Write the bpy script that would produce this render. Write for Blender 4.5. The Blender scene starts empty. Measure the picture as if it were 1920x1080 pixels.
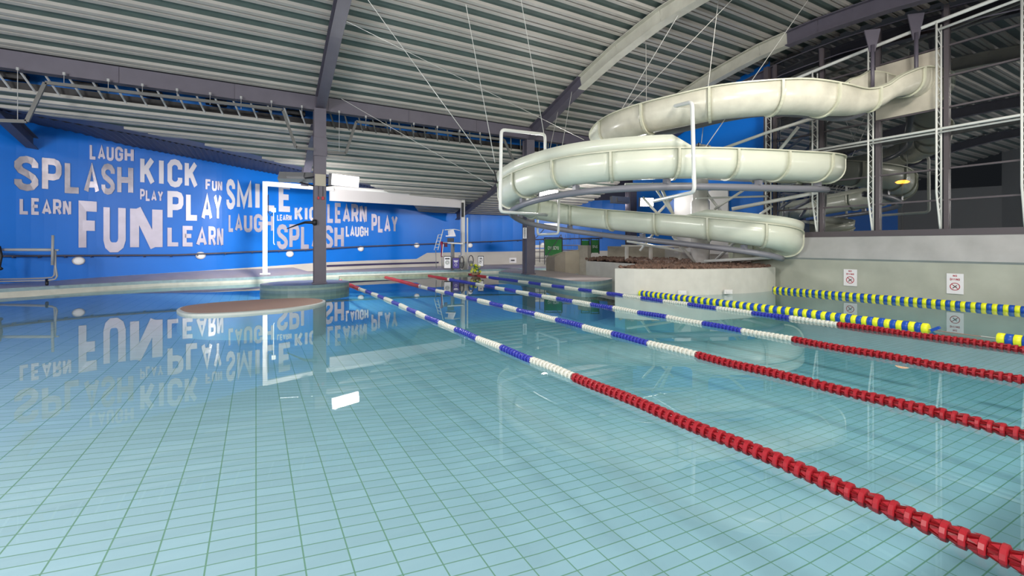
import bpy, math, random
from mathutils import Vector, Matrix
random.seed(7)
C = bpy.context.scene.collection
sc = bpy.context.scene
PI = math.pi
# ---------------------------------------------------------------- camera
F, H0, HY = 850.0, 1.65, 460.0
AY = math.atan(480 / F); S_, C_ = math.sin(AY), math.cos(AY)
cam = bpy.data.cameras.new('camera'); co = bpy.data.objects.new('camera', cam); C.objects.link(co)
co.location = (0, 0, H0); co.rotation_euler = (PI / 2, 0, -AY)
cam.sensor_width = 36; cam.lens = F / 1920 * 36; cam.shift_y = -(540 - HY) / 1920; cam.clip_start = .05; cam.clip_end = 300
sc.camera = co
# ---------------------------------------------------------------- world, view
w = bpy.data.worlds.new('World'); sc.world = w; w.use_nodes = True
w.node_tree.nodes['Background'].inputs[0].default_value = (.10, .11, .13, 1)
w.node_tree.nodes['Background'].inputs[1].default_value = .12
sc.view_settings.view_transform = 'Standard'; sc.view_settings.look = 'None'
sc.view_settings.gamma = 1; sc.view_settings.use_curve_mapping = False
sc.view_settings.exposure = 0.27

def area(name, loc, aim, sx, sy, power, col=(1, .97, .93), spread=PI):
    l = bpy.data.lights.new(name, 'AREA'); l.shape = 'RECTANGLE'; l.size = sx; l.size_y = sy
    l.energy = power; l.color = col; l.spread = spread
    o = bpy.data.objects.new(name, l); C.objects.link(o); o.location = loc
    o.rotation_euler = (Vector(aim) - Vector(loc)).to_track_quat('-Z', 'Y').to_euler()
    return o
# unseen area lights added behind and beside the camera to brighten the hall
area('unseen_light', (-9, -4.5, 5.2), (-2, 22, 3.0), 2.2, 1.2, 620, (1, .96, .98))
area('unseen_light', (2, -5.5, 5.4), (6, 14, 7.5), 2.2, 1.2, 720)
area('unseen_light', (9.5, 1.0, 8.1), (14, 11, 2.5), 1.6, .8, 470, (1, .95, .86))  # high lamp inferred from the slide's shadow on the planter
area('unseen_light', (13, -5, 5.4), (15, 10, 5.5), 2.2, 1.2, 260, (1, .95, .88))
area('unseen_light', (-10, 8, 4.5), (-7, 24, 3.5), 1.6, 1.0, 170, (.96, .96, 1))
area('unseen_light', (-9, 2, 5.0), (-2, 6, -1), 2.5, 2.5, 1050)

# ---------------------------------------------------------------- measuring helpers
def ray(px, py):
    l = (px - 960) / F
    return (S_ + l * C_, C_ - l * S_, -(py - HY) / F)
def P(px, py, d):
    r = ray(px, py); return Vector((r[0] * d, r[1] * d, H0 + r[2] * d))
def PZ(px, z, d):
    r = ray(px, HY); return Vector((r[0] * d, r[1] * d, z))
def G(px, py, z=0.0):
    r = ray(px, py); return P(px, py, (z - H0) / r[2])
def onX(px, X):
    r = ray(px, HY); return r[1] * X / r[0]
def PX(px, py, X):
    r = ray(px, py); return P(px, py, X / r[0])
def PYY(px, py, Y):
    r = ray(px, py); return P(px, py, Y / r[1])

# ---------------------------------------------------------------- materials
MATS = {}
def mat(name, col, rough=.5, metal=0.0, var=0.0, vscale=3.0, spec=.5, emit=None, es=0, bump=0, bscale=40, coat=0):
    if name in MATS: return MATS[name]
    m = bpy.data.materials.new(name); m.use_nodes = True; nt = m.node_tree; b = nt.nodes['Principled BSDF']
    b.inputs['Base Color'].default_value = (*col, 1); b.inputs['Roughness'].default_value = rough
    b.inputs['Metallic'].default_value = metal; b.inputs['Specular IOR Level'].default_value = spec
    b.inputs['Coat Weight'].default_value = coat
    tc = nt.nodes.new('ShaderNodeTexCoord')
    if var:
        n = nt.nodes.new('ShaderNodeTexNoise'); n.inputs['Scale'].default_value = vscale; n.inputs['Detail'].default_value = 4
        nt.links.new(tc.outputs['Object'], n.inputs['Vector'])
        r = nt.nodes.new('ShaderNodeValToRGB'); r.color_ramp.elements[0].position = .32; r.color_ramp.elements[1].position = .7
        r.color_ramp.elements[0].color = (*[c * (1 - var) for c in col], 1)
        r.color_ramp.elements[1].color = (*[min(1, c * (1 + var)) for c in col], 1)
        nt.links.new(n.outputs['Fac'], r.inputs['Fac']); nt.links.new(r.outputs['Color'], b.inputs['Base Color'])
    if bump:
        n = nt.nodes.new('ShaderNodeTexNoise'); n.inputs['Scale'].default_value = bscale
        nt.links.new(tc.outputs['Object'], n.inputs['Vector'])
        bp = nt.nodes.new('ShaderNodeBump'); bp.inputs['Strength'].default_value = bump; bp.inputs['Distance'].default_value = .02
        nt.links.new(n.outputs['Fac'], bp.inputs['Height']); nt.links.new(bp.outputs['Normal'], b.inputs['Normal'])
    if emit:
        b.inputs['Emission Color'].default_value = (*emit, 1); b.inputs['Emission Strength'].default_value = es
    MATS[name] = m; return m

def tile_mat(name, col, grout, w_, h_, mortar, rough=.25, var=.05):
    m = bpy.data.materials.new(name); m.use_nodes = True; nt = m.node_tree; b = nt.nodes['Principled BSDF']
    tc = nt.nodes.new('ShaderNodeTexCoord'); mp = nt.nodes.new('ShaderNodeMapping')
    nt.links.new(tc.outputs['Object'], mp.inputs['Vector'])
    br = nt.nodes.new('ShaderNodeTexBrick'); br.offset = 0; br.inputs['Scale'].default_value = 1
    br.inputs['Brick Width'].default_value = w_; br.inputs['Row Height'].default_value = h_
    br.inputs['Mortar Size'].default_value = mortar; br.inputs['Mortar Smooth'].default_value = .1; br.inputs['Bias'].default_value = 0
    br.inputs['Color1'].default_value = (*[c * (1 + var) for c in col], 1); br.inputs['Color2'].default_value = (*[c * (1 - var) for c in col], 1)
    br.inputs['Mortar'].default_value = (*grout, 1)
    nt.links.new(mp.outputs['Vector'], br.inputs['Vector']); nt.links.new(br.outputs['Color'], b.inputs['Base Color'])
    b.inputs['Roughness'].default_value = rough
    MATS[name] = m; return m

M_tile = tile_mat('pool_tiles', (.71, .70, .745), (.34, .43, .29), .31, .148, .0058, rough=.7)
M_edge = mat('edge_tiles', (.30, .42, .45), .3, var=.12, vscale=6)
M_cream = mat('cream_tiles', (.62, .62, .54), .35, var=.08, vscale=4)
M_deck = mat('deck_tiles', (.52, .44, .43), .45, var=.08, vscale=1.5)
M_blue = mat('blue_paint', (.004, .20, .80), .38, var=.04, vscale=.6, spec=.45)
M_bluereflect = mat('blue_reflection', (.02, .16, .55), .25)  # plain colour for the blue mirrored in the clerestory glass
M_white = mat('white_paint', (.74, .72, .70), .35)
M_dado = mat('dado_paint', (.66, .63, .58), .5, var=.05, vscale=1)
M_letters = mat('letter_silver', (.60, .55, .66), .30, metal=.25, var=.06, vscale=3)
M_letterw = mat('letter_white', (.82, .78, .86), .28, metal=.1)
M_letterg = mat('letter_grey', (.36, .34, .40), .25, metal=.45, var=.25, vscale=2)
M_steel = mat('purple_steel', (.105, .095, .125), .45, var=.06)
M_steelb = mat('beige_steel', (.50, .49, .42), .5, var=.12, vscale=2)
M_rib = mat('roof_rib', (.36, .345, .32), .5, var=.06, vscale=1.2)
M_groove = mat('roof_groove', (.19, .165, .155), .6)
M_perf = mat('roof_perforated', (.085, .12, .11), .7, var=.1, vscale=2)
M_band = mat('dark_corrugated', (.045, .05, .10), .6)
M_conc = mat('green_render', (.40, .41, .35), .6, var=.10, vscale=1.4)
M_sill = mat('sill_metal', (.42, .42, .42), .35, var=.10, vscale=1.5)
M_frame = mat('dark_frame', (.10, .085, .095), .4)
M_frp = mat('slide_gelcoat', (.70, .725, .61), .27, var=.05, vscale=1.0, coat=.12)
M_flange = mat('slide_flange', (.60, .60, .47), .35, var=.1, vscale=3)
M_stain = mat('slide_stained', (.62, .60, .50), .25, var=.12, vscale=2.2)
M_pipe = mat('grey_pipe', (.20, .20, .23), .35)
M_tube = mat('white_tube', (.74, .75, .72), .3)
M_cable = mat('steel_cable', (.55, .55, .52), .4, metal=.3)
M_conduit = mat('conduit', (.11, .11, .105), .5)
M_black = mat('black', (.012, .012, .014), .5)
M_rock = mat('lava_rock', (.16, .095, .07), .9, var=.4, vscale=9)
M_pebble = mat('pebble_floor', (.46, .29, .22), .7, var=.25, vscale=60)
M_red = mat('float_red', (.25, .004, .008), .35)
M_redl = mat('float_red_band', (.38, .018, .028), .35)
M_fblue = mat('float_blue', (.04, .05, .42), .35)
M_fwhite = mat('float_white', (.75, .74, .66), .4)
M_yel = mat('float_yellow', (.80, .82, .02), .4)
M_tblue = mat('float_royal', (.006, .07, .42), .4)
M_lamp = mat('lamp_glass', (1, 1, 1), .3, emit=(1, .96, .92), es=14)
M_lampo = mat('orange_lamp', (1, .5, .1), .3, emit=(1, .33, .03), es=6)
M_bulk = mat('bulkhead_glass', (.8, .78, .76), .3, emit=(1, .97, .95), es=.25)
M_green = mat('banner_green', (.01, .17, .03), .5)
M_purp = mat('sign_purple', (.05, .03, .25), .5)
M_sign = mat('sign_white', (.80, .78, .80), .4)
M_signred = mat('sign_red', (.45, .02, .04), .5)
M_signblk = mat('sign_ink', (.03, .03, .04), .5)
M_fol = mat('leaf_green', (.03, .12, .04), .5)
M_terra = mat('pot_terracotta', (.5, .28, .16), .6)
M_tan = mat('tan_wall', (.40, .36, .29), .6, var=.12)
M_grey = mat('grey_metal', (.33, .33, .34), .35, metal=.4)

def glass_like(name, tint, base, power, rough, ior_scale=.96):
    """clear pane or water: mirror share by angle, the rest passes straight through"""
    m = bpy.data.materials.new(name); m.use_nodes = True; nt = m.node_tree
    for n in list(nt.nodes): nt.nodes.remove(n)
    out = nt.nodes.new('ShaderNodeOutputMaterial'); mix = nt.nodes.new('ShaderNodeMixShader')
    tr = nt.nodes.new('ShaderNodeBsdfTransparent'); tr.inputs[0].default_value = (*tint, 1)
    gl = nt.nodes.new('ShaderNodeBsdfGlossy'); gl.inputs['Roughness'].default_value = rough
    ge = nt.nodes.new('ShaderNodeNewGeometry'); dt = nt.nodes.new('ShaderNodeVectorMath'); dt.operation = 'DOT_PRODUCT'
    nt.links.new(ge.outputs['Incoming'], dt.inputs[0]); nt.links.new(ge.outputs['Normal'], dt.inputs[1])
    ab = nt.nodes.new('ShaderNodeMath'); ab.operation = 'ABSOLUTE'; nt.links.new(dt.outputs['Value'], ab.inputs[0])
    om = nt.nodes.new('ShaderNodeMath'); om.operation = 'SUBTRACT'; om.inputs[0].default_value = 1; nt.links.new(ab.outputs[0], om.inputs[1])
    pw = nt.nodes.new('ShaderNodeMath'); pw.operation = 'POWER'; pw.inputs[1].default_value = power; nt.links.new(om.outputs[0], pw.inputs[0])
    ma = nt.nodes.new('ShaderNodeMath'); ma.operation = 'MULTIPLY_ADD'; ma.inputs[1].default_value = ior_scale; ma.inputs[2].default_value = base
    ma.use_clamp = True
    nt.links.new(pw.outputs[0], ma.inputs[0]); nt.links.new(ma.outputs[0], mix.inputs[0])
    nt.links.new(tr.outputs[0], mix.inputs[1]); nt.links.new(gl.outputs[0], mix.inputs[2]); nt.links.new(mix.outputs[0], out.inputs['Surface'])
    MATS[name] = m; return m, nt, out, gl
M_glass, _, _, _ = glass_like('window_glass', (.45, .48, .48), .26, 3, .01, .7)
M_water, wnt, wout, wgl = glass_like('pool_water', (.84, .94, .965), .02, 5, .012, .98)
va = wnt.nodes.new('ShaderNodeVolumeAbsorption'); va.inputs['Color'].default_value = (.0, .80, .90, 1); va.inputs['Density'].default_value = .13
wnt.links.new(va.outputs[0], wout.inputs['Volume'])

# ---------------------------------------------------------------- object helpers
def tag(o, label=None, cat=None, group=None, kind=None):
    if label: o['label'] = label
    if cat: o['category'] = cat
    if group: o['group'] = group
    if kind: o['kind'] = kind
    return o
def thing(name, label, cat, loc, group=None):
    o = bpy.data.objects.new(name, None); C.objects.link(o); o.location = loc; o.empty_display_size = .1
    return tag(o, label, cat, group)
def wloc(o):
    v = Vector(o.location)
    while o.parent: o = o.parent; v += Vector(o.location)
    return v
class MB:
    def __init__(s): s.v = []; s.f = []; s.m = []; s.mi = 0
    def add(s, vs, fs, mi=None):
        b = len(s.v); s.v += [tuple(v) for v in vs]; s.f += [tuple(i + b for i in f) for f in fs]
        s.m += [s.mi if mi is None else mi] * len(fs); return s
    def box(s, c, d, rz=0, mi=None):
        cx, cy, cz = c; x, y, z = d[0] / 2, d[1] / 2, d[2] / 2; cr, sr = math.cos(rz), math.sin(rz); vs = []
        for k in (-z, z):
            for (i, j) in ((-x, -y), (x, -y), (x, y), (-x, y)): vs.append((cx + i * cr - j * sr, cy + i * sr + j * cr, cz + k))
        return s.add(vs, [(3, 2, 1, 0), (4, 5, 6, 7), (0, 1, 5, 4), (1, 2, 6, 5), (2, 3, 7, 6), (3, 0, 4, 7)], mi)
    def bar(s, a, b, w_, h_, up=(0, 0, 1), mi=None):
        a, b = Vector(a), Vector(b); t = (b - a).normalized(); u = Vector(up)
        if abs(t.dot(u)) > .98: u = Vector((1, 0, 0))
        sd = t.cross(u).normalized(); u = sd.cross(t).normalized(); vs = []
        for p in (a, b):
            for (i, j) in ((-1, -1), (1, -1), (1, 1), (-1, 1)): vs.append(p + sd * i * w_ / 2 + u * j * h_ / 2)
        return s.add(vs, [(3, 2, 1, 0), (4, 5, 6, 7), (0, 1, 5, 4), (1, 2, 6, 5), (2, 3, 7, 6), (3, 0, 4, 7)], mi)
    def tube(s, pts, r, n=8, mi=None, cap=True, r2=None):
        pts = [Vector(p) for p in pts]; N = len(pts); vs = []
        T = [(pts[min(i + 1, N - 1)] - pts[max(i - 1, 0)]).normalized() for i in range(N)]
        u = Vector((0, 0, 1)) if abs(T[0].z) < .9 else Vector((1, 0, 0))
        for i in range(N):
            sd = T[i].cross(u).normalized(); u = sd.cross(T[i]).normalized()
            rr = r if r2 is None else r + (r2 - r) * i / (N - 1)
            for k in range(n):
                a = 2 * PI * k / n; vs.append(pts[i] + (sd * math.cos(a) + u * math.sin(a)) * rr)
        fs = [(i * n + k, i * n + (k + 1) % n, (i + 1) * n + (k + 1) % n, (i + 1) * n + k) for i in range(N - 1) for k in range(n)]
        if cap: fs += [tuple(range(n))[::-1], tuple((N - 1) * n + k for k in range(n))]
        return s.add(vs, fs, mi)
    def prism(s, poly, z0, z1, mi=None, mtop=None):
        n = len(poly); zz0 = z0 if hasattr(z0, '__len__') else [z0] * n; zz1 = z1 if hasattr(z1, '__len__') else [z1] * n
        vs = [(p[0], p[1], zz0[i]) for i, p in enumerate(poly)] + [(p[0], p[1], zz1[i]) for i, p in enumerate(poly)]
        s.add(vs, [(i, (i + 1) % n, (i + 1) % n + n, i + n) for i in range(n)] + [tuple(range(n))[::-1]], mi)
        return s.add(vs[n:], [tuple(range(n))], mi if mtop is None else mtop)
    def lathe(s, prof, c, n=16, mi=None, axis='z', sx=1, sy=1):
        vs = []
        for (r, z) in prof:
            for k in range(n):
                a = 2 * PI * k / n; x, y = r * math.cos(a) * sx, r * math.sin(a) * sy
                vs.append({'z': (c[0] + x, c[1] + y, c[2] + z), 'y': (c[0] + x, c[1] + z, c[2] + y), 'x': (c[0] + z, c[1] + x, c[2] + y)}[axis])
        m = len(prof)
        fs = [(i * n + k, i * n + (k + 1) % n, (i + 1) * n + (k + 1) % n, (i + 1) * n + k) for i in range(m - 1) for k in range(n)]
        fs += [tuple(range(n))[::-1], tuple((m - 1) * n + k for k in range(n))]
        return s.add(vs, fs, mi)
    def build(s, name, mats, parent=None, smooth=False, local=False):
        me = bpy.data.meshes.new(name); me.from_pydata(s.v, [], s.f)
        for m_ in (mats if isinstance(mats, (list, tuple)) else [mats]): me.materials.append(m_)
        me.polygons.foreach_set('material_index', s.m)
        if smooth: me.polygons.foreach_set('use_smooth', [True] * len(s.f))
        me.update()
        o = bpy.data.objects.new(name, me); C.objects.link(o)
        if parent:
            o.parent = parent
            if not local: o.location = -wloc(parent)
        else:                                    # put the origin of a lone mesh at its base
            if s.v and not local:
                xs = [v[0] for v in s.v]; ys = [v[1] for v in s.v]; zs = [v[2] for v in s.v]
                c = Vector(((min(xs) + max(xs)) / 2, (min(ys) + max(ys)) / 2, min(zs)))
                me.transform(Matrix.Translation(-c)); o.location = c
        return o
def struct(o): o['kind'] = 'structure'; return o
def sbuild(mb, name, mats, smooth=False):
    me = bpy.data.meshes.new(name); me.from_pydata(mb.v, [], mb.f)
    for m_ in (mats if isinstance(mats, (list, tuple)) else [mats]): me.materials.append(m_)
    me.polygons.foreach_set('material_index', mb.m)
    if smooth: me.polygons.foreach_set('use_smooth', [True] * len(mb.f))
    o = bpy.data.objects.new(name, me); C.objects.link(o); return struct(o)
def cat_rom(pts, n=8):
    pts = [Vector(p) for p in pts]; out = []
    for i in range(len(pts) - 1):
        a = pts[max(i - 1, 0)]; b = pts[i]; c = pts[i + 1]; d = pts[min(i + 2, len(pts) - 1)]
        for k in range(n):
            t = k / n
            out.append(.5 * ((2 * b) + (c - a) * t + (2 * a - 5 * b + 4 * c - d) * t * t + (3 * b - a - 3 * c + d) * t ** 3))
    out.append(pts[-1]); return out
def lerp_tab(tab, x):
    if x <= tab[0][0]: return tab[0][1]
    for (a, b) in zip(tab, tab[1:]):
        if x <= b[0]: return a[1] + (b[1] - a[1]) * (x - a[0]) / (b[0] - a[0])
    return tab[-1][1]

# ================================================================ THE SHELL
# ---- curved back wall (blue) with dado
WP = [(-15, 12), (-13.2, 17.0), (-10.5, 21.2), (-8.05, 23.3), (-6.17, 24.27), (-4.6, 24.6), (-2.13, 24.9), (-.6, 25.4), (2.2, 26.6), (5.42, 27.95), (9.1, 28.74), (14, 29.3), (19, 28.6), (23, 25.5), (25, 21), (25.2, 13)]
WL = cat_rom([(x, y, 0) for x, y in WP], 6)
def wall_hit(px):
    r = ray(px, HY); best = None
    for i in range(len(WL) - 1):
        a, b = WL[i], WL[i + 1]; ex, ey = b.x - a.x, b.y - a.y
        den = r[0] * ey - r[1] * ex
        if abs(den) < 1e-9: continue
        t = (a.x * ey - a.y * ex) / den; u = (a.x * r[1] - a.y * r[0]) / den
        if t > 0 and -1e-6 <= u <= 1 + 1e-6 and (best is None or t < best[0]): best = (t, i + u)
    return best
def wall_pt(sv, off=0.0):
    i = min(int(sv), len(WL) - 2); u = sv - i; a, b = WL[i], WL[i + 1]; p = a.lerp(b, u)
    t0 = (WL[min(i + 1, len(WL) - 1)] - WL[max(i - 1, 0)]).normalized(); t1 = (WL[min(i + 2, len(WL) - 1)] - WL[i]).normalized()
    t = t0.lerp(t1, u).normalized(); n = Vector((t.y, -t.x, 0))
    return p + n * off
TOPZ = [(-15, 6.3), (-8.05, 6.35), (-6.17, 6.15), (-4.6, 5.85), (-2.13, 5.55), (-.6, 5.4), (2.2, 5.2), (5.4, 4.9), (9.1, 4.35), (14, 4.25), (19, 4.2), (19.6, 6.6), (30, 6.8)]
BOTZ = [(-15, .25), (-7, .27), (-4.8, .38), (-2, .5), (2.2, .66), (3, .70), (9, .76), (9.6, .78), (9.65, 1.15), (30, 1.3)]
mb = MB(); mb2 = MB(); nW = len(WL)
for i in range(nW - 1):
    a, b = WL[i], WL[i + 1]
    xa, xb = a.x, b.x
    za, zb = lerp_tab(TOPZ, xa), lerp_tab(TOPZ, xb); ba, bb = lerp_tab(BOTZ, xa), lerp_tab(BOTZ, xb)
    if i > 84: za = zb = 9.5
    mb.add([(a.x, a.y, ba), (b.x, b.y, bb), (b.x, b.y, zb), (a.x, a.y, za)], [(0, 1, 2, 3)], 1 if b.x < -12.4 else 0)
    mb2.add([(a.x, a.y, -1.6), (b.x, b.y, -1.6), (b.x, b.y, bb), (a.x, a.y, ba)], [(0, 1, 2, 3)])
sbuild(mb, 'wall_back', [M_blue, mat('grey_plaster', (.22, .22, .22), .7)]); sbuild(mb2, 'baseboard_back', M_dado)
# dark rail band on the white dado
m = MB(); s0, s1 = wall_hit(612)[1], wall_hit(822)[1]
for k in range(16):
    a = wall_pt(s0 + (s1 - s0) * k / 16, .03); b = wall_pt(s0 + (s1 - s0) * (k + 1) / 16, .03)
    m.bar((a.x, a.y, .50), (b.x, b.y, .50), .05, .10)
tag(m.build('bumper_rail', mat('navy_rubber', (.05, .04, .12), .5)), 'dark navy bumper strip along the cream dado below the blue wall', 'rail')

# ---- other walls of the hall
def quad(name, pts, m_):
    q = MB(); q.add(pts, [(0, 1, 2, 3)]); return sbuild(q, name, m_)
quad('wall_left', [(-15, 12, -1.6), (-15, -8, -1.6), (-15, -8, 9.6), (-15, 12, 9.6)], mat('grey_plaster', (.22, .22, .22), .7))
quad('wall_front', [(-15, -8, -1.6), (25.3, -8, -1.6), (25.3, -8, 9.6), (-15, -8, 9.6)], mat('grey_plaster', (.22, .22, .22), .7))
quad('wall_side', [(18.2, 10.9, 1.45), (18.2, 18.6, 1.45), (18.2, 18.6, 9.6), (18.2, 10.9, 9.6)], M_blue)
quad('wall_side', [(18.2, 10.9, -1.6), (18.2, 18.6, -1.6), (18.2, 18.6, 1.45), (18.2, 10.9, 1.45)], M_dado)
# right wall: rendered base, sloping sill, dark rail
m = MB(); m.box((17.9, 1.6, -.2), (1.0, 19.2, 2.68)); sbuild(m, 'wall_right', M_conc)
m = MB(); y0, y1 = -7.9, 11.1
m.add([(17.40, y0, 1.14), (17.40, y1, 1.14), (17.33, y1, 1.20), (17.33, y0, 1.20), (17.40, y1, 1.42), (17.40, y0, 1.42), (17.62, y1, 1.96), (17.62, y0, 1.96)], [(0, 1, 2, 3), (3, 2, 4, 5), (5, 4, 6, 7)])
sbuild(m, 'trim_1', M_sill)
m = MB(); m.box((17.78, 1.6, 2.04), (.36, 19.1, .19)); sbuild(m, 'trim_2', M_frame)

# ---- roof: arched profile, ribs run across
ROOF = [(-8, 6.6), (-4, 7.5), (0, 8.3), (3, 8.8), (6, 9.18), (8, 9.3), (10, 9.25), (12, 8.95), (14, 8.45), (16, 7.8), (18.3, 7.08)]
LOWR = [(18.6, 6.12), (19.9, 5.80), (21.2, 5.34), (22.5, 4.84), (23.5, 4.60), (25, 4.38), (27.7, 4.05), (31, 3.7)]
def prof(tab):
    pts = cat_rom([(0, y, z) for y, z in tab], 12)
    ss = [0]
    for a, b in zip(pts, pts[1:]): ss.append(ss[-1] + (b - a).length)
    def f(s):
        for i in range(len(ss) - 1):
            if s <= ss[i + 1]:
                u = (s - ss[i]) / (ss[i + 1] - ss[i]); p = pts[i].lerp(pts[i + 1], u); t = (pts[i + 1] - pts[i]).normalized()
                return p, Vector((0, t.z, -t.y))
        t = (pts[-1] - pts[-2]).normalized(); return pts[-1], Vector((0, t.z, -t.y))
    return f, ss[-1]
def roof_z(Y, tab=ROOF):
    return lerp_tab(tab, Y)
RIB = [(.00, .0, 2), (.30, .0, 2), (.33, .085, 0), (.435, .085, 0), (.445, .045, 1), (.485, .045, 1), (.495, .085, 0), (.60, .085, 0), (.63, 0, 0)]
PITCH = .63
def deck(tab, xfun, name, up=0, seg=1):
    f, L = prof(tab); m = MB(); n = int(L / PITCH); rows = []
    for k in range(n):
        for j, (o, h, mi) in enumerate(RIB[:-1]): rows.append((k * PITCH + o, h, RIB[j + 1][2] if RIB[j + 1][2] != 2 or j == 0 else 0))
    rows.append((n * PITCH, 0, 2))
    prev = None
    for s, h, mi in rows:
        p, nn = f(s); q = p + nn * h * (1 if nn.z < 0 else -1)
        xs = xfun(q.y)
        if xs is None: prev = None; continue
        cur = (Vector((xs[0], q.y, q.z)), Vector((xs[1], q.y, q.z)), mi)
        if prev: m.add([prev[0], prev[1], cur[1], cur[0]], [(0, 1, 2, 3)], prev[2])
        prev = cur
    return sbuild(m, name, [M_rib, M_groove, M_perf])
deck(ROOF, lambda y: (-15.2, 18.4), 'ceiling')
EDGE = [(-7.6, 19.2), (-7.05, 19.5), (-4.4, 20.0), (-2.4, 20.5), (-.5, 21.05), (1.4, 21.7), (3.2, 22.4), (5.0, 23.1), (6.5, 24.3), (8.0, 26.2), (9.3, 28.9)]
def edge_x(y):
    if y <= 19.2: return -15.2
    return lerp_tab([(b, a) for a, b in EDGE], y - y % .0001)
deck(LOWR, lambda y: (edge_x(y) if y < 29.4 else 12, 19.2), 'ceiling')
quad('ceiling', [(19.2, 18.2, 7.1), (26, 18.2, 7.1), (26, 30, 6.4), (19.2, 30, 6.4)], M_rib)
quad('ceiling', [(18.3, 10, 9.3), (26, 10, 9.3), (26, 18.3, 7.1), (18.3, 18.3, 7.1)], M_rib)
# corrugated dark soffit between the roof edge and the head of the blue wall
m = MB(); mf = MB()
ex = cat_rom([(-15, 18.7, 6.15)] + [(x, y, lerp_tab(LOWR, y)) for x, y in EDGE], 10)
def near_wall(p):
    # matching point: walk outwards (+Y) to the wall
    best = min(range(nW), key=lambda i: abs(WL[i].x - (p.x - .25 * max(0, 1))))
    return WL[best]
cor = []
for i, p in enumerate(ex):
    j = p.x
    for a, b in zip(WL, WL[1:]):
        if a.x <= j <= b.x and a.y > 11:
            u = (j - a.x) / max(1e-6, b.x - a.x); q = a.lerp(b, u); break
    else: q = WL[0]
    cor.append((p, Vector((q.x, q.y, lerp_tab(TOPZ, q.x)))))
rows = []
for (a, b), (c, d) in zip(cor, cor[1:]):
    for k in range(2):
        t = k / 2; rows.append((a.lerp(c, t), b.lerp(d, t)))
rows.append(cor[-1])
for i in range(len(rows) - 1):
    (a, b), (c, d) = rows[i], rows[i + 1]
    da = .04 if i % 2 else 0; dc = 0 if i % 2 else .04
    ai, ci = a.lerp(b, .28), c.lerp(d, .28)
    m.add([a, c, ci, ai], [(0, 1, 2, 3)], 1)
    m.add([ai - Vector((0, 0, da)), ci - Vector((0, 0, dc)), d - Vector((0, 0, dc)), b - Vector((0, 0, da))], [(0, 1, 2, 3)], 0)
sbuild(m, 'ceiling', [M_band, M_steel])
m = MB()   # head band above the wall further right
for i in range(nW - 1):
    a, b = WL[i], WL[i + 1]
    if a.x > 9 and a.y > 20: m.add([(a.x, a.y - .08, lerp_tab(TOPZ, a.x)), (b.x, b.y - .08, lerp_tab(TOPZ, b.x)), (b.x, b.y - .08, 5.0), (a.x, a.y - .08, 5.0)], [(0, 1, 2, 3)])
sbuild(m, 'trim_3', M_band)

# ---- pool basin
EP = [G(px, py, 0) for px, py in [(-260, 574), (-120, 562), (0, 554), (110, 547), (300, 536), (400, 532), (487, 528), (560, 523.5), (632, 519), (750, 515.5), (860, 513), (960, 510.5), (1080, 508)]]
EP = [Vector((-13.5, 12, 0)), Vector((-12.5, 15.5, 0))] + [e for e in EP if e.x > -11.5]
ed = cat_rom(EP, 6)
FD = [(-16, .02), (-9, -.05), (-7, -.10), (-5, -.20), (-3, -.36), (0, -.64), (2, -.86), (4, -1.0), (7, -1.12), (12, -1.2), (26, -1.2)]
m = MB(); xs = [-15 + i for i in range(42)]
for a, b in zip(xs, xs[1:]):
    m.add([(a, .25, lerp_tab(FD, a)), (b, .25, lerp_tab(FD, b)), (b, 30, lerp_tab(FD, b)), (a, 30, lerp_tab(FD, a))], [(0, 1, 2, 3)])
sbuild(m, 'floor', M_tile)
# water body
m = MB(); m.prism([(-14.9, .26), (17.39, .26), (17.39, 11.2), (24.4, 13.5), (24.4, 22.5), (19, 28), (9, 28), (-2, 24.4), (-14.9, 12.2)], -1.55, 0)
wat = m.build('pool_water', M_water); tag(wat, 'calm turquoise water filling the whole swimming pool', 'water', kind='stuff')
# near deck behind and under the camera
m = MB(); m.box((5, -3.85, -.65), (40.4, 8.2, 1.7)); sbuild(m, 'floor', M_deck)
# deck along the curved wall
m = MB()
def wall_near(p):
    best = min(range(nW), key=lambda i: (WL[i].x - p.x) ** 2 + (WL[i].y - p.y) ** 2); return best
last = 0; wi = []
for p in ed:
    last = max(last, wall_near(p)); wi.append(last)
for i in range(len(ed) - 1):
    a, b = ed[i], ed[i + 1]; wa, wb = WL[wi[i]], WL[wi[i + 1]]
    za = min(lerp_tab(BOTZ, wa.x), .5 if wa.x < 2 else .26) - .0; zb = min(lerp_tab(BOTZ, wb.x), .5 if wb.x < 2 else .26)
    m.add([(a.x, a.y, .22), (b.x, b.y, .22), (wb.x, wb.y + .02, zb), (wa.x, wa.y + .02, za)], [(0, 1, 2, 3)], 0)
    t = (b - a).normalized(); n_ = Vector((t.y, -t.x, 0)) * .0
    m.add([(a.x, a.y, -.25), (b.x, b.y, -.25), (b.x, b.y, .10), (a.x, a.y, .10)], [(0, 1, 2, 3)], 2)
    m.add([(a.x, a.y, .10), (b.x, b.y, .10), (b.x, b.y, .22), (a.x, a.y, .22)], [(0, 1, 2, 3)], 1)
last_e = ed[-1]
m.add([(last_e.x, last_e.y, .22), (25, last_e.y - 1.5, .22), (25.1, 21, .26), (19, 28.6, .26), (14, 29.3, .26)], [(0, 1, 2, 3, 4)], 0)
m.add([(last_e.x, last_e.y, -1.2), (25, last_e.y - 1.5, -1.2), (25, last_e.y - 1.5, .22), (last_e.x, last_e.y, .22)], [(0, 1, 2, 3)], 1)
sbuild(m, 'floor', [M_deck, M_edge, M_cream])
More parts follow.
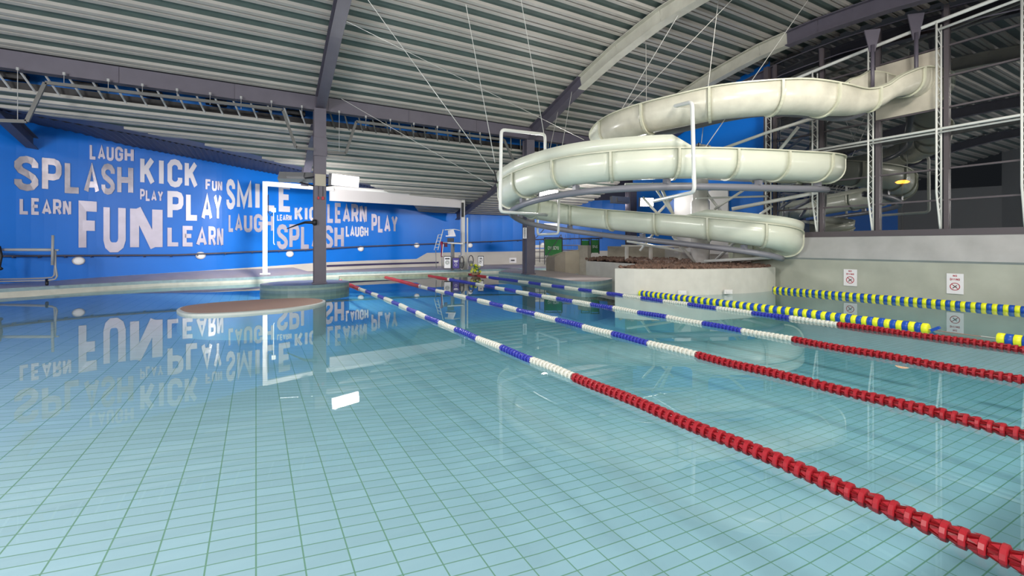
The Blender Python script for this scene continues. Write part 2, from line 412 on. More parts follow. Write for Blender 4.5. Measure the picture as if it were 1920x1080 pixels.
# flat cream overflow grating at the end of the lanes
m = MB(); a, b = G(636, 520.5, .06), G(876, 513, .06)
m.bar(a, b, .32, .12); 
tag(m.build('overflow_channel', mat('olive_grate', (.28, .30, .22), .5, var=.2, vscale=5)), 'olive grey overflow channel along the far end of the swimming lanes', 'channel')

# ================================================================ LETTERS ON THE BLUE WALL
T = .25
GL = {  # strokes in a unit box (x 0..w, y 0..1); arcs as point lists
 'L': (.50, [[(0, 1), (0, 0), (.5, 0)]]),
 'I': (.12, [[(0.06, 0), (0.06, 1)]]),
 'F': (.50, [[(.5, 1), (0, 1), (0, 0)], [(0, .53), (.43, .53)]]),
 'E': (.50, [[(.5, 1), (0, 1), (0, 0), (.5, 0)], [(0, .52), (.42, .52)]]),
 'H': (.56, [[(0, 0), (0, 1)], [(.56, 0), (.56, 1)], [(0, .5), (.56, .5)]]),
 'N': (.58, [[(0, 0), (0, 1)], [(.58, 0), (.58, 1)], [(0.05, 1), (.53, 0)]]),
 'K': (.58, [[(0, 0), (0, 1)], [(.54, 1), (.06, .42)], [(.2, .60), (.56, 0)]]),
 'A': (.62, [[(0, 0), (.31, 1), (.62, 0)], [(.12, .26), (.50, .26)]]),
 'Y': (.60, [[(0, 1), (.30, .45), (.60, 1)], [(.30, .45), (.30, 0)]]),
 'V': (.60, [[(0, 1), (.30, 0), (.60, 1)]]),
 'M': (.78, [[(0, 0), (0, 1), (.39, .15), (.78, 1), (.78, 0)]]),
 'U': (.56, [[(0, 1), (0, .2), (.05, .07), (.17, 0), (.39, 0), (.51, .07), (.56, .2), (.56, 1)]]),
 'O': (.56, [[(.28, 1), (.12, .96), (0, .82), (0, .18), (.12, .04), (.28, 0), (.44, .04), (.56, .18), (.56, .82), (.44, .96), (.28, 1)]]),
 'D': (.56, [[(0, 1), (0, 0), (.34, 0), (.5, .06), (.56, .2), (.56, .8), (.5, .94), (.34, 1), (0, 1)]]),
 'C': (.56, [[(.56, .68), (.56, .82), (.44, .96), (.28, 1), (.12, .96), (0, .82), (0, .18), (.12, .04), (.28, 0), (.44, .04), (.56, .18), (.56, .32)]]),
 'G': (.56, [[(.56, .70), (.56, .82), (.44, .96), (.28, 1), (.12, .96), (0, .82), (0, .18), (.12, .04), (.28, 0), (.44, .04), (.56, .18), (.56, .48), (.30, .48)]]),
 'S': (.56, [[(.56, .72), (.56, .84), (.45, .96), (.28, 1), (.11, .96), (0, .84), (0, .72), (.08, .60), (.28, .5), (.48, .38), (.56, .27), (.56, .16), (.45, .04), (.28, 0), (.11, .04), (0, .16), (0, .28)]]),
 'P': (.54, [[(0, 0), (0, 1), (.34, 1), (.48, .95), (.54, .84), (.54, .60), (.48, .49), (.34, .44), (0, .44)]]),
 'R': (.56, [[(0, 0), (0, 1), (.34, 1), (.50, .95), (.55, .84), (.55, .62), (.50, .52), (.34, .47), (0, .47)], [(.32, .47), (.58, 0)]]),
}
def ribbon(pts, th):
    pts = [Vector((p[0], p[1], 0)) for p in pts]; n = len(pts); L = []; R = []
    closed = (pts[0] - pts[-1]).length < 1e-6
    for i in range(n):
        if closed and i in (0, n - 1): d0 = (pts[-1] - pts[-2]).normalized(); d1 = (pts[1] - pts[0]).normalized()
        else:
            d0 = (pts[i] - pts[i - 1]).normalized() if i else (pts[1] - pts[0]).normalized()
            d1 = (pts[i + 1] - pts[i]).normalized() if i < n - 1 else d0
        n0 = Vector((-d0.y, d0.x, 0)); n1 = Vector((-d1.y, d1.x, 0)); mm = n0 + n1
        if mm.length < 1e-4: mm = n0
        mm.normalize(); k = min(1 / max(.35, mm.dot(n0)), 1.9)
        L.append(pts[i] + mm * th / 2 * k); R.append(pts[i] - mm * th / 2 * k)
    return L, R
def word_geo(word, th=.2, gap=.11):
    """list of 2-D quads, width, in units of cap height 1 (outer box)"""
    quads = []; x = 0; sc_ = 1 - th
    for ch in word:
        if ch == ' ': x += .35; continue
        w_, st = GL[ch]
        for s_ in st:
            pts = [(x + th / 2 + p[0] * sc_ * 1.0, th / 2 + p[1] * sc_) for p in s_]
            L, R = ribbon(pts, th)
            # square diagonal ends off at cap lines
            for i in range(len(L) - 1): quads.append((L[i], R[i], R[i + 1], L[i + 1]))
        x += w_ * sc_ + th + gap
    out = []
    for q in quads: out.append([Vector((v.x, min(1, max(0, v.y)), 0)) for v in q])
    return out, x - gap
WORDS = [('LAUGH', 168, 251, 269, 299, 278, 305, 1), ('SPLASH', 26, 250, 290, 357, 310, 367, 2), ('KICK', 263, 371, 292, 347, 303, 355, 0),
 ('FUN', 385, 416, 336, 357, 339, 359, 1), ('PLAY', 263, 306, 354, 376, 358, 379, 1), ('PLAY', 314, 415, 358, 413, 363, 415, 0),
 ('LEARN', 36, 133, 370, 402, 375, 405, 1), ('FUN', 147, 305, 376, 474, 385, 472, 1), ('LEARN', 314, 418, 423, 462, 425, 463, 1),
 ('SMILE', 424, 547, 335, 393, 345, 398, 0), ('LAUGH', 428, 513, 400, 435, 402, 436, 1), ('LEARN', 519, 546, 402, 414, 403, 414, 0),
 ('KICK', 552, 611, 387, 414, 388, 415, 0), ('LEARN', 613, 687, 379, 418, 384, 419, 1), ('SPLASH', 519, 644, 420, 468, 423, 466, 1),
 ('LAUGH', 648, 690, 422, 444, 425, 444, 0), ('PLAY', 696, 745, 401, 435.5, 404, 437, 1)]
desc = {0: 'small pale grey LAUGH lettering above the first SPLASH', 1: 'large silver SPLASH lettering at the left end of the blue wall', 2: 'bright KICK lettering beside the upper LAUGH under the dark soffit',
 3: 'small FUN lettering between KICK and SMILE', 4: 'small PLAY lettering tucked under the large KICK', 5: 'bright PLAY lettering right of the giant FUN, above LEARN',
 6: 'LEARN lettering left of the giant FUN on the blue wall', 7: 'giant FUN lettering, the biggest word on the blue wall', 8: 'LEARN lettering right of the giant FUN, under PLAY',
 9: 'bright SMILE lettering left of the dark column', 10: 'LAUGH lettering under SMILE beside the white post', 11: 'tiny white LEARN lettering under the end of SMILE',
 12: 'white KICK lettering partly hidden by the dark column', 13: 'LEARN lettering right of the dark column under the white blind', 14: 'SPLASH lettering crossing behind the dark column',
 15: 'small white LAUGH lettering right of the dark column', 16: 'PLAY lettering, the last word at the right of the blue wall'}
for wi_, (wd, xl, xr, tl, bl, tr, br, mt) in enumerate(WORDS):
    hl, hr = wall_hit(xl), wall_hit(xr)
    ztl, zbl = P(xl, tl, hl[0]).z, P(xl, bl, hl[0]).z; ztr, zbr = P(xr, tr, hr[0]).z, P(xr, br, hr[0]).z
    quads, W = word_geo(wd, .2 if wd != 'SPLASH' else .19)
    loc = wall_pt(hl[1]); root = thing('lettering', desc[wi_], 'lettering', (loc.x, loc.y, zbl))
    m = MB()
    # true arclength interpolation between the two ends
    for q in quads:
        vs = []
        for off in (.05, .012):
            for v in q:
                # subdivision not needed: strokes are short next to the bend
                u = v.x / W; p = wall_pt(hl[1] + (hr[1] - hl[1]) * u, off)
                zt = ztl + (ztr - ztl) * u; zb = zbl + (zbr - zbl) * u
                vs.append((p.x, p.y, zb + (zt - zb) * v.y))
        m.add(vs, [(0, 1, 2, 3), (0, 4, 5, 1), (2, 6, 7, 3), (1, 5, 6, 2), (3, 7, 4, 0)])
    me = [M_letterw, M_letters, M_letterg][mt]
    o = m.build('letters', me, root)
    bpy.data.objects.remove(root) if False else None
    # single mesh thing: drop the empty
    o.parent = None; o.location = (0, 0, 0); o.name = 'lettering'
    L_ = root['label']; bpy.data.objects.remove(root)
    o.data.transform(Matrix.Translation((-loc.x, -loc.y, -zbl))); o.location = (loc.x, loc.y, zbl); o.name = 'lettering'
    tag(o, L_, 'lettering', 'words on the blue wall')

# handrail, wall lamps
RZ = [(0, 480), (330, 478), (490, 471), (570, 468), (680, 462), (940, 452), (1000, 449), (1130, 446)]
pts = []; brk = []
for px in range(-60, 1131, 10):
    h_ = wall_hit(px); p = wall_pt(h_[1], .16); z = H0 + (HY - lerp_tab(RZ, px)) / F * h_[0]; pts.append((p.x, p.y, z))
r_ = thing('handrail', 'long dark handrail running along the curved blue wall', 'handrail', pts[0])
m = MB(); m.tube(pts, .035, 8); m.build('rail', M_steel, r_, True)
for i in range(3, len(pts), 5):
    p = Vector(pts[i]); q = p + Vector((0.03, .16, -.06)); m = MB(); m.tube([p, p + Vector((0, 0, -.07)), q], .018, 6); m.build('bracket', M_steel, r_, True)
LP = [(147, 489, 'oval white wall lamp under the giant F of FUN'), (376, 479, 'oval white wall lamp below the LEARN right of the giant FUN'), (543, 476, 'round white wall lamp under the SPLASH next to the dark column'),
      (676, 466, 'round white wall lamp right of the dark column below LAUGH'), (781, 460, 'round white wall lamp left of the lifeguard chair'), (881, 460, 'round white wall lamp just right of the thin white post'), (1018, 459, 'round white wall lamp right of the second dark column')]
for px, py, lb in LP:
    h_ = wall_hit(px); p = wall_pt(h_[1], .0); nn = (wall_pt(h_[1], 1.0) - p); z = H0 + (HY - py) / F * h_[0]
    rt = thing('wall_lamp', lb, 'lamp', (p.x, p.y, z), 'bulkhead lamps on the blue wall'); ang = math.atan2(nn.y, nn.x)
    for nm, prof_, mm in (('housing', [(.17, 0), (.17, .05), (.145, .07)], M_white), ('diffuser', [(.14, .05), (.12, .10), (.05, .125), (.001, .13)], M_bulk)):
        m = MB(); m.lathe(prof_, (0, 0, 0), 18, axis='x', sx=1.15); o = m.build(nm, mm, rt, True, local=True); o.rotation_euler = (0, 0, ang)

# ================================================================ ROOF BEAMS AND COLUMNS
def ibeam(pts, w_, h_, tf=.03, mats=None, split=None, name='roof_beam', label='', parent=None):
    """pts = underside centre line"""
    m = MB(); pts = [Vector(p) for p in pts]
    for i in range(len(pts) - 1):
        a, b = pts[i], pts[i + 1]; up = Vector((0, 0, 1)); mi = 0
        if split: mi = split((a + b) / 2)
        m.bar(a + up * tf / 2, b + up * tf / 2, w_, tf, mi=mi); m.bar(a + up * (h_ - tf / 2), b + up * (h_ - tf / 2), w_, tf, mi=mi)
        m.bar(a + up * h_ / 2, b + up * h_ / 2, .05, h_ - tf, mi=mi)
    o = m.build(name, mats, parent)
    if not parent: tag(o, label, 'beam')
    return o
def under(X, Y0, Y1, dep, n=14, tab=ROOF): return [(X, Y0 + (Y1 - Y0) * i / n, lerp_tab(tab, Y0 + (Y1 - Y0) * i / n) - dep) for i in range(n + 1)]
for X, lb in ((-7.05, 'purple grey roof beam ending over the left end of the blue wall'), (2.05, 'purple grey roof beam resting on the dark column at the lettering'), (11.15, 'roof beam, beige above and purple below, behind the cables of the slide')):
    tip = {-7.05: (-7.35, 24.0, 5.25), 2.05: (1.9, 22.7, 4.45), 11.15: (11.7, 28.2, 3.45)}[X]
    up_ = under(X, -7.9, 18.2, .62, 26); up_ = up_ + []
    rt = thing('roof_beam', lb, 'beam', (X, 18.2, 6.4), 'main roof beams')
    s_ = (lambda p: 1 if p.y < 14.4 else 0) if X == 11.15 else None
    ibeam(up_, .34, .52, mats=[M_steel, M_steelb], split=s_, name='upper_beam', parent=rt)
    lo = []
    for k in range(9):
        t = k / 8; y = 18.3 + (tip[1] - 18.3) * t; z = 6.35 + (tip[2] - 6.35) * t
        if X == 11.15: z = 5.35 + (3.35 - 5.35) * t
        elif X == 2.05: z = lerp_tab(LOWR, y) - .42
        else: z = min(z, max(tip[2], 0) + (6.1 - tip[2]) * (1 - t))
        lo.append(((1.93 if X == 2.05 else X) + (tip[0] - X) * t * (0 if X == 2.05 else 1), y, z))
    ibeam(lo, .30, .45, mats=[M_steel], name='lower_beam', parent=rt)
ibeam(under(16.35, -7.9, 18.2, .60, 26), .32, .50, mats=[M_steel, M_steelb], split=lambda p: 1 if 9.3 < p.y < 15 else 0, label='roof beam, purple above and beige below, over the upper slide turn')
ibeam(under(17.95, -7.9, 18.2, .95, 26), .30, .55, mats=[M_steel], label='dark purple roof beam running just above the glass wall')
# cross beam at the columns
rt = thing('cross_beam', 'long purple grey beam crossing the hall over both dark columns', 'beam', (2, 18, 6.6))
m = MB(); m.box((5, 18.05, 6.84), (40, .30, .50)); m.build('web', M_steel, rt)
for x in range(-13, 25, 3):
    m = MB(); m.box((x + .35, 17.89, 6.84), (.03, .03, .48)); m.build('stiffener', M_steel, rt)
# clerestory behind it
m = MB(); m.box((5, 18.9, 6.30), (40, .06, .36)); sbuild(m, 'trim_4', M_black)
m = MB(); m.box((5, 19.25, 6.72), (40, .05, .55)); sbuild(m, 'wall_reflection', M_bluereflect)  # solid strip painted as the blue wall's reflection in the glazing
m = MB(); m.box((5, 18.62, 6.15), (40, .10, .10)); sbuild(m, 'trim_5', M_rib)
wn = struct(thing('window_1', 'clerestory window strip between the cross beam and the lower roof', 'window', (5, 18.5, 6.4)))
wn.pop('label', None) if False else None
for k in range(-20, 44):
    x = k * .52
    if -8.5 < x < 22 and abs(x - 2.05) > .2:
        m = MB(); m.bar((x - .18, 18.22, 6.66), (x + .06, 18.6, 6.14), .05, .03); m.build('bar', M_conduit if x > 2 else M_sill, wn)
for k, x in enumerate([-6.2, -4.6, -3.0, -1.2, .2, 1.3, 4.3, 6.1, 7.9, 9.6]):
    m = MB(); m.box((x, 18.75, 6.60), (.62, .25, .16)); m.build('actuator', M_black, wn)
# conduit that steps down at the columns
def dp(px, py, Y=17.6): return PYY(px, py, Y)
rt = thing('conduit_run', 'grey square conduit running under the cross beam left of the dark column', 'conduit', dp(85, 155))
m = MB(); seq = [dp(-120, 222, 17.5), dp(50, 228, 17.5), dp(85, 155, 17.5), dp(530, 206, 17.5), dp(555, 277, 17.5), dp(588, 280, 17.5)]
for a, b in zip(seq, seq[1:]): m.bar(a, b, .07, .09)
m.build('duct', M_conduit, rt)
rt2 = thing('conduit_run', 'grey square conduit running under the cross beam right of the dark column', 'conduit', dp(665, 230))
m = MB(); seq = [dp(614, 286, 17.5), dp(648, 288, 17.5), dp(668, 228, 17.5), dp(945, 262, 17.5), dp(962, 300, 17.5)]
for a, b in zip(seq, seq[1:]): m.bar(a, b, .07, .09)
m.build('duct', M_conduit, rt2)
for par, lst in ((rt, [(33, 132, 225), (120, 141, 160), (203, 153, 172), (267, 162, 178), (332, 171, 188), (394, 178, 196), (452, 185, 204), (509, 193, 212), (566, 202, 222)]), (rt2, [(636, 212, 285), (686, 221, 240), (732, 227, 246), (776, 234, 250), (820, 240, 258), (862, 247, 264), (900, 252, 268)])):
    for (px, a, b) in lst:
        m = MB(); m.tube([dp(px, a, 17.75), dp(px, b, 17.5)], .009, 6); m.lathe([(.035, 0), (.035, .08)], dp(px, a, 17.75), 8); m.build('hanger', M_sill, par)

def column(x, y, z0, z1, lb, grp):
    rt = thing('column', lb, 'column', (x, y, z0), grp); m = MB(); w_, h_ = .40, .42
    m.box((x, y - h_ / 2 + .02, (z0 + z1) / 2), (w_, .035, z1 - z0), -.12); m.box((x, y + h_ / 2 - .02, (z0 + z1) / 2), (w_, .035, z1 - z0), -.12)
    m.box((x, y, (z0 + z1) / 2), (.30, h_ - .05, z1 - z0), -.12); m.build('shaft', M_steel, rt)
    m = MB(); m.box((x, y, z0 + .02), (.52, .52, .04), -.12); m.build('base_plate', M_steel, rt); return rt
col1 = column(2.02, 17.85, .27, 6.6, 'dark steel column on the round tiled island in front of the lettering', 'main steel columns')
m = MB(); m.box((2.02, 17.62, 4.0), (.36, .04, .42)); m.build('notice', mat('beige_notice', (.42, .38, .30), .5), col1)
m = MB(); m.box((1.95, 17.60, 3.35), (.06, .06, .10)); m.box((2.10, 17.60, 3.35), (.08, .06, .11)); m.build('pull_handle', M_signred, col1)
m = MB(); m.tube([(1.95, 17.6, 3.38), (1.95, 17.6, 3.78)], .008, 6); m.tube([(2.10, 17.6, 3.38), (2.10, 17.6, 3.78)], .008, 6); m.build('pull_cord', M_black, col1)
m = MB(); m.box((2.02, 17.62, 5.2), (.46, .06, .65)); m.build('splice_plate', M_steel, col1)
col2 = column(11.15, 18.17, .29, 6.6, 'dark steel column on the low tiled platform left of the planter', 'main steel columns')
m = MB(); c_ = P(984, 437, 20.9); m.box(c_, (.17, .02, .5), -AY); m.build('notice', M_sign, col2)
for k in range(7):
    m = MB(); cc = P(984, 429 + k * 2.6, 20.87); m.box(cc, (.06, .012, .035), -AY); m.build('print', M_signblk, col2)
col3 = column(*PZ(1183, 0, 24.5).xy, .3, 5.0, 'dark steel column at the back seen between the slide turns', 'main steel columns')
# black curved hook arm on column 1
m = MB(); m.tube([P(590, 417, 16.2), P(572, 417, 16.3), P(556, 422, 16.4), P(538, 429, 16.5)], .06, 8, r2=.015); 
rt = thing('water_jet_arm', 'black curved rod sticking out from the left of the dark column', 'rod', P(590, 417, 16.2)); m.build('arm', M_black, rt, True)
m = MB(); m.lathe([(.10, -.07), (.11, 0), (.10, .07)], P(590, 417, 16.25), 12, axis='x'); m.build('clamp', M_black, rt, True)

# ---- flood lamps on the columns
def flood(c, yaw, tilt, w_, h_, lb, lit=True, power=0, arm=None):
    rt = thing('floodlight', lb, 'lamp', c, 'floodlights on the columns')
    R = Matrix.Rotation(yaw, 4, 'Z') @ Matrix.Rotation(tilt, 4, 'X')
    def loc(m): return m
    m = MB(); m.box((0, .10, 0), (w_, .2, h_)); m.box((0, .22, 0), (w_ * .5, .1, h_ * .6)); o = m.build('housing', M_grey, rt, local=True); o.rotation_euler = R.to_euler()
    m = MB(); m.box((0, -.012, 0), (w_ * .94, .02, h_ * .88)); o = m.build('lens', M_lamp, rt, local=True); o.rotation_euler = R.to_euler()
    if arm:
        m = MB(); m.bar(Vector(arm) - Vector(c), (0, 0, -.1), .05, .05); m.bar(Vector(arm) - Vector(c) + Vector((0, 0, .35)), (0, 0, 0), .04, .04); m.build('bracket', M_black, rt, local=True)
    d = (R @ Vector((0, -1, 0, 0))).xyz
    l = area('floodlight_beam', Vector(c) + d * .06, Vector(c) + d * 2, w_ * .9, h_ * .85, power, spread=2.3)
    return rt
c1 = P(648, 339, 16.6); flood(c1, .35, .12, 1.10, .42, 'lit white floodlight panel on the right of the column by the lettering', power=110, arm=(2.15, 17.8, 3.8))
c2 = P(557, 336, 16.9); flood(c2, PI - .35, .62, 1.2, .34, 'floodlight seen from its grey back, left of the column by the lettering', power=330, arm=(1.9, 17.9, 3.8))
c3 = P(1029, 364, 20.5); flood(c3, -.3, .1, .9, .38, 'bright floodlight glowing under the left turn of the slide', power=150, arm=(11.3, 18.2, 3.6))
c4 = P(1213, 379, 23.0); flood(c4, -.4, .1, .7, .45, 'bright floodlight beside the rear column behind the slide', power=90)
c5 = P(1160, 376, 24.0); flood(c5, PI, .1, 1.2, .35, 'floodlight seen from its back, left of the rear column', power=160)

# ================================================================ ISLANDS
def island(poly, top, lb, mats, name, cat):
    rt = thing(name, lb, cat, (sum(p[0] for p in poly) / len(poly), sum(p[1] for p in poly) / len(poly), 0))
    m = MB(); n = len(poly)
    zs = [(-1.3, -.02, 2), (-.02, top * .34, 1), (top * .34, top * .62, 2), (top * .62, top, 1)]
    for z0, z1, mi in zs:
        m.add([(p[0], p[1], z0) for p in poly] + [(p[0], p[1], z1) for p in poly], [(i, (i + 1) % n, (i + 1) % n + n, i + n) for i in range(n)], mi)
    m.build('tiled_side', [M_deck, mat('island_tile', (.15, .24, .27), .3, var=.1, vscale=6), mat('stripe_tile', (.25, .34, .30), .3)], rt)
    m = MB(); m.add([(p[0], p[1], top) for p in poly], [tuple(range(n))]); m.build('top', mats, rt); return rt
circ = [(1.62 + 1.50 * math.cos(2 * PI * k / 40), 18.35 + 1.28 * math.sin(2 * PI * k / 40)) for k in range(40)]
island(circ, .27, 'round tiled island carrying the dark column in front of the lettering', mat('island_top', (.13, .14, .20), .4), 'tiled_island', 'island')
top2 = [(935, 509.3), (960, 511.5), (1000, 516), (1030, 520), (1060, 525), (1090, 528), (1120, 527.5), (1143, 524), (1146, 521.5), (1120, 518), (1090, 515), (1055, 510), (1020, 507), (960, 504)]
poly2 = [G(x, y, .29) for x, y in top2]; poly2 = [(p.x, p.y) for p in poly2]
sm = cat_rom([(x, y, 0) for x, y in poly2] + [(poly2[0][0], poly2[0][1], 0)], 4)[:-1]
island([(p.x, p.y) for p in sm], .29, 'low platform with pale pink top around the column left of the planter', M_deck, 'tiled_platform', 'platform')
# pebble mat island
sb = [(331, 580), (345, 573.5), (400, 567), (480, 561.5), (560, 558.5), (600, 560), (610, 564.5), (590, 571), (540, 578), (500, 581.5), (440, 586), (370, 588.5), (342, 586)]
sp = cat_rom([G(x, y, .06) for x, y in sb] + [G(*sb[0], .06)], 4)[:-1]
rt = thing('pebble_island', 'flat oval island with brown pebbled top and pale rim in front of the column island', 'island', G(470, 572, 0))
m = MB(); n = len(sp); cx = sum(p.x for p in sp) / n; cy = sum(p.y for p in sp) / n
inn = [Vector((cx + (p.x - cx) * .96, cy + (p.y - cy) * .93, .065)) for p in sp]
m.add([(p.x, p.y, -1.3) for p in sp] + [(p.x, p.y, .05) for p in sp] + inn, [(i, (i + 1) % n, (i + 1) % n + n, i + n) for i in range(n)] + [(i + n, (i + 1) % n + n, (i + 1) % n + 2 * n, i + 2 * n) for i in range(n)])
m.build('rim', mat('rim_tile', (.55, .58, .55), .4), rt)
m = MB(); m.add([(p.x, p.y, .066) for p in inn], [tuple(range(n))]); m.build('pebble_top', M_pebble, rt)

# ================================================================ PLANTER WITH ROCKS
pf = cat_rom([G(1153, 505, .82), G(1200, 506.3, .82), G(1260, 506.6, .82), G(1330, 505.5, .84), G(1400, 503.5, .85), G(1438, 502.0, .85), G(1454, 500.5, .85)], 5)
back = [Vector((17.3, 10.4, 0)), Vector((18.1, 11.3, 0)), Vector((18.1, 18.4, 0)), Vector((18.0, 20.5, 0)), G(1160, 486, .85), G(1087, 489, .85), G(1125, 491, .85), G(1180, 494.5, .85), G(1215, 497.5, .84), G(1190, 500.5, .84), G(1165, 502.5, .84)]
pp = [(p.x, p.y) for p in pf] + [(p.x, p.y) for p in back]
rt = thing('planter', 'white curved planter filled with brown lava rock under the slide', 'planter', (pf[8].x, pf[8].y, 0)); n = len(pp)
m = MB(); m.add([(x, y, -1.3) for x, y in pp] + [(x, y, .85) for x, y in pp], [(i, (i + 1) % n, (i + 1) % n + n, i + n) for i in range(n)]); m.build('wall', mat('planter_paint', (.62, .60, .54), .5, var=.05), rt)
m = MB(); cen = Vector((sum(p[0] for p in pp) / n, sum(p[1] for p in pp) / n, 0))
def inset(p, k=.14):
    v = (cen - Vector((p[0], p[1], 0))).normalized(); return Vector((p[0], p[1], 0)) + v * k
for i in range(n):
    a, b = pp[i], pp[(i + 1) % n]; ia, ib = inset(a), inset(b)
    m.add([(a[0], a[1], .85), (b[0], b[1], .85), (ib.x, ib.y, .86), (ia.x, ia.y, .86)], [(0, 1, 2, 3)])
m.build('rim', mat('planter_rim', (.75, .72, .68), .5), rt)
m = MB(); m.add([(x, y, .80) for x, y in pp], [tuple(range(n))]); m.build('soil', mat('soil', (.07, .045, .035), .9), rt)
def inside(x, y, poly):
    c = False; j = len(poly) - 1
    for i in range(len(poly)):
        if (poly[i][1] > y) != (poly[j][1] > y) and x < (poly[j][0] - poly[i][0]) * (y - poly[i][1]) / (poly[j][1] - poly[i][1]) + poly[i][0]: c = not c
        j = i
    return c
ICO = []
t_ = (1 + 5 ** .5) / 2
iv = [Vector(v).normalized() for v in [(-1, t_, 0), (1, t_, 0), (-1, -t_, 0), (1, -t_, 0), (0, -1, t_), (0, 1, t_), (0, -1, -t_), (0, 1, -t_), (t_, 0, -1), (t_, 0, 1), (-t_, 0, -1), (-t_, 0, 1)]]
ifc = [(0, 11, 5), (0, 5, 1), (0, 1, 7), (0, 7, 10), (0, 10, 11), (1, 5, 9), (5, 11, 4), (11, 10, 2), (10, 7, 6), (7, 1, 8), (3, 9, 4), (3, 4, 2), (3, 2, 6), (3, 6, 8), (3, 8, 9), (4, 9, 5), (2, 4, 11), (6, 2, 10), (8, 6, 7), (9, 8, 1)]
m = MB(); k = 0
sh = [inset(p, .2) for p in pp]; shp = [(p.x, p.y) for p in sh]
while k < 2600:
    x = random.uniform(10.8, 18.4); y = random.uniform(9, 22)
    if not inside(x, y, shp) : continue
    k += 1; r = random.uniform(.05, .11); z = .83 + random.uniform(0, .07) + .10 * min(1, max(0, (y - 11.5) / 4)); R = Matrix.Rotation(random.random() * 6, 3, 'Z') @ Matrix.Rotation(random.random() * 6, 3, 'X')
    sx, sy, sz = random.uniform(.8, 1.3), random.uniform(.7, 1.2), random.uniform(.6, .9)
    m.add([Vector((x, y, z)) + (R @ Vector((v.x * r * sx, v.y * r * sy, v.z * r * sz))) * random.uniform(.85, 1.15) for v in iv], ifc)
o = m.build('lava_rocks', M_rock); tag(o, 'brown lava rock bed lying in the white planter', 'rocks', kind='stuff')
# float line holders on the planter wall
for px, py, lb in ((1276, 546, 'small white box at the waterline on the planter wall, left one'), (1362, 542, 'small white box at the waterline on the planter wall, right one')):
    p = G(px, 551 if px < 1300 else 549.5, .05); m = MB(); m.box((p.x, p.y - .06, .10), (.28, .06, .14), -.45); m.box((p.x, p.y - .10, .10), (.20, .03, .08), -.45)
    tag(m.build('skimmer_plate', M_white), lb, 'plate')

# ================================================================ RAISED AREAS BEHIND
m = MB(); a, b = P(1140, 470, 24.5), P(1320, 470, 22.5)
m.bar((a.x, a.y, .95), (b.x, b.y, .95), .2, 1.30); tag(m.build('low_wall', M_tan), 'long tan low wall behind the lava rock bed', 'wall')
m = MB(); a, b = P(1087, 0, 23.4), P(1105, 0, 23.0)
m.bar((a.x, a.y, .9), (b.x, b.y, .9), .3, 1.5); tag(m.build('pier', M_tan), 'short grey tan pier beside the green banner', 'pier')
m = MB(); pl = [P(1024, 0, 25), P(1040, 0, 24), P(1060, 0, 23.4), P(1086, 0, 23.2), P(1086, 0, 26), P(1030, 0, 27)]
m.prism([(p.x, p.y) for p in pl], .2, [.95, 1.05, 1.35, 1.4, 1.4, 1.2]); tag(m.build('curved_ramp', mat('ramp_render', (.36, .31, .23), .6, var=.2, vscale=.8)), 'curved tan wall rising beside the stairs behind the platform', 'wall')
rt = thing('stairs', 'pale steps with dark railing behind the second column', 'stairs', P(1012, 495, 25.5))
for k in range(6):
    p = P(1012, 497 - k * 7, 25.3 + k * .3); m = MB(); m.box((p.x, p.y, max(.3, p.z)), (.75, .35, .16), -AY); m.build('step', M_dado, rt)
for (a, b) in (((1003, 497), (1003, 440)), ((1012, 492), (1012, 452)), ((1021, 496), (1021, 448)), ((1022, 484), (1052, 440)), ((1003, 448), (1020, 430)), ((1003, 472), (1022, 472)), ((1003, 484), (1022, 484))):
    m = MB(); m.tube([P(*a, 24.9), P(*b, 24.9)], .022, 6); m.build('railing', M_steel, rt)
rt = thing('balustrade', 'dark zigzag railing between the green banners', 'railing', P(1070, 475, 25.8))
zz = []
for k in range(10): zz.append(P(1052 + k * 4.2, 474 if k % 2 else 440, 25.6))
m = MB(); m.tube(zz, .022, 6); m.build('bars', M_steel, rt)
for y_ in (460, 469):
    m = MB(); m.tube([P(1052, y_, 25.6), P(1090, y_, 25.6)], .03, 6); m.build('rail', M_steel, rt)
def banner(x0, x1, y0, y1, d, lb, glyphs):
    a, b = P(x0, y1, d), P(x1, y1, d); rt = thing('banner', lb, 'banner', a, 'green banners on the railing'); w_ = (b - a).length; c = (a + b) / 2; hh = (y1 - y0) / F * d
    m = MB(); m.box((c.x, c.y, a.z + hh / 2), (w_, .03, hh), -AY); m.build('cloth', M_green, rt)
    m = MB(); q, W = word_geo(glyphs, .14); s = w_ * .62 / W
    for qd in q: m.add([P(x0, y1, d - .03) + Vector((C_, -S_, 0)) * (w_ * .19 + v.x * s) + Vector((0, 0, hh * .36 + v.y * hh * .22)) for v in qd], [(0, 1, 2, 3)])
    m.build('print', M_sign, rt)
    m = MB(); m.tube([P(x0, y0 - 4, d), P(x0, y1 + 2, d)], .03, 6); m.tube([P(x1, y0 - 4, d), P(x1, y1 + 2, d)], .03, 6); m.tube([P(x0, y0 - 3, d), P(x1, y0 - 3, d)], .03, 6); m.build('frame', M_black, rt)
banner(1021, 1054, 449, 479, 25.2, 'wide green banner with white print behind the second column', 'CYA SCYU')
banner(1090, 1105, 451, 473, 24.5, 'narrow green banner half hidden by the tan pier', 'SP')
banner(1108, 1123, 450, 474, 24.4, 'narrow green banner with white print right of the tan pier', 'SPAS')
m = MB(); a, b = PX(1265, 400, 18.12), PX(1366, 400, 18.12); m.box((18.12, (a.y + b.y) / 2, 2.7), (.08, abs(a.y - b.y), 2.9))
tag(m.build('white_partition', M_white), 'brightly lit white partition at the back behind the slide column', 'partition')
m = MB(); a, b = P(1020, 423, 28), P(1046, 423, 28); m.bar((a.x, a.y, a.z), (b.x, b.y, b.z), .04, .28); tag(m.build('notice_board', M_sign), 'small white notice board on the blue wall under the lower slide turn', 'sign')

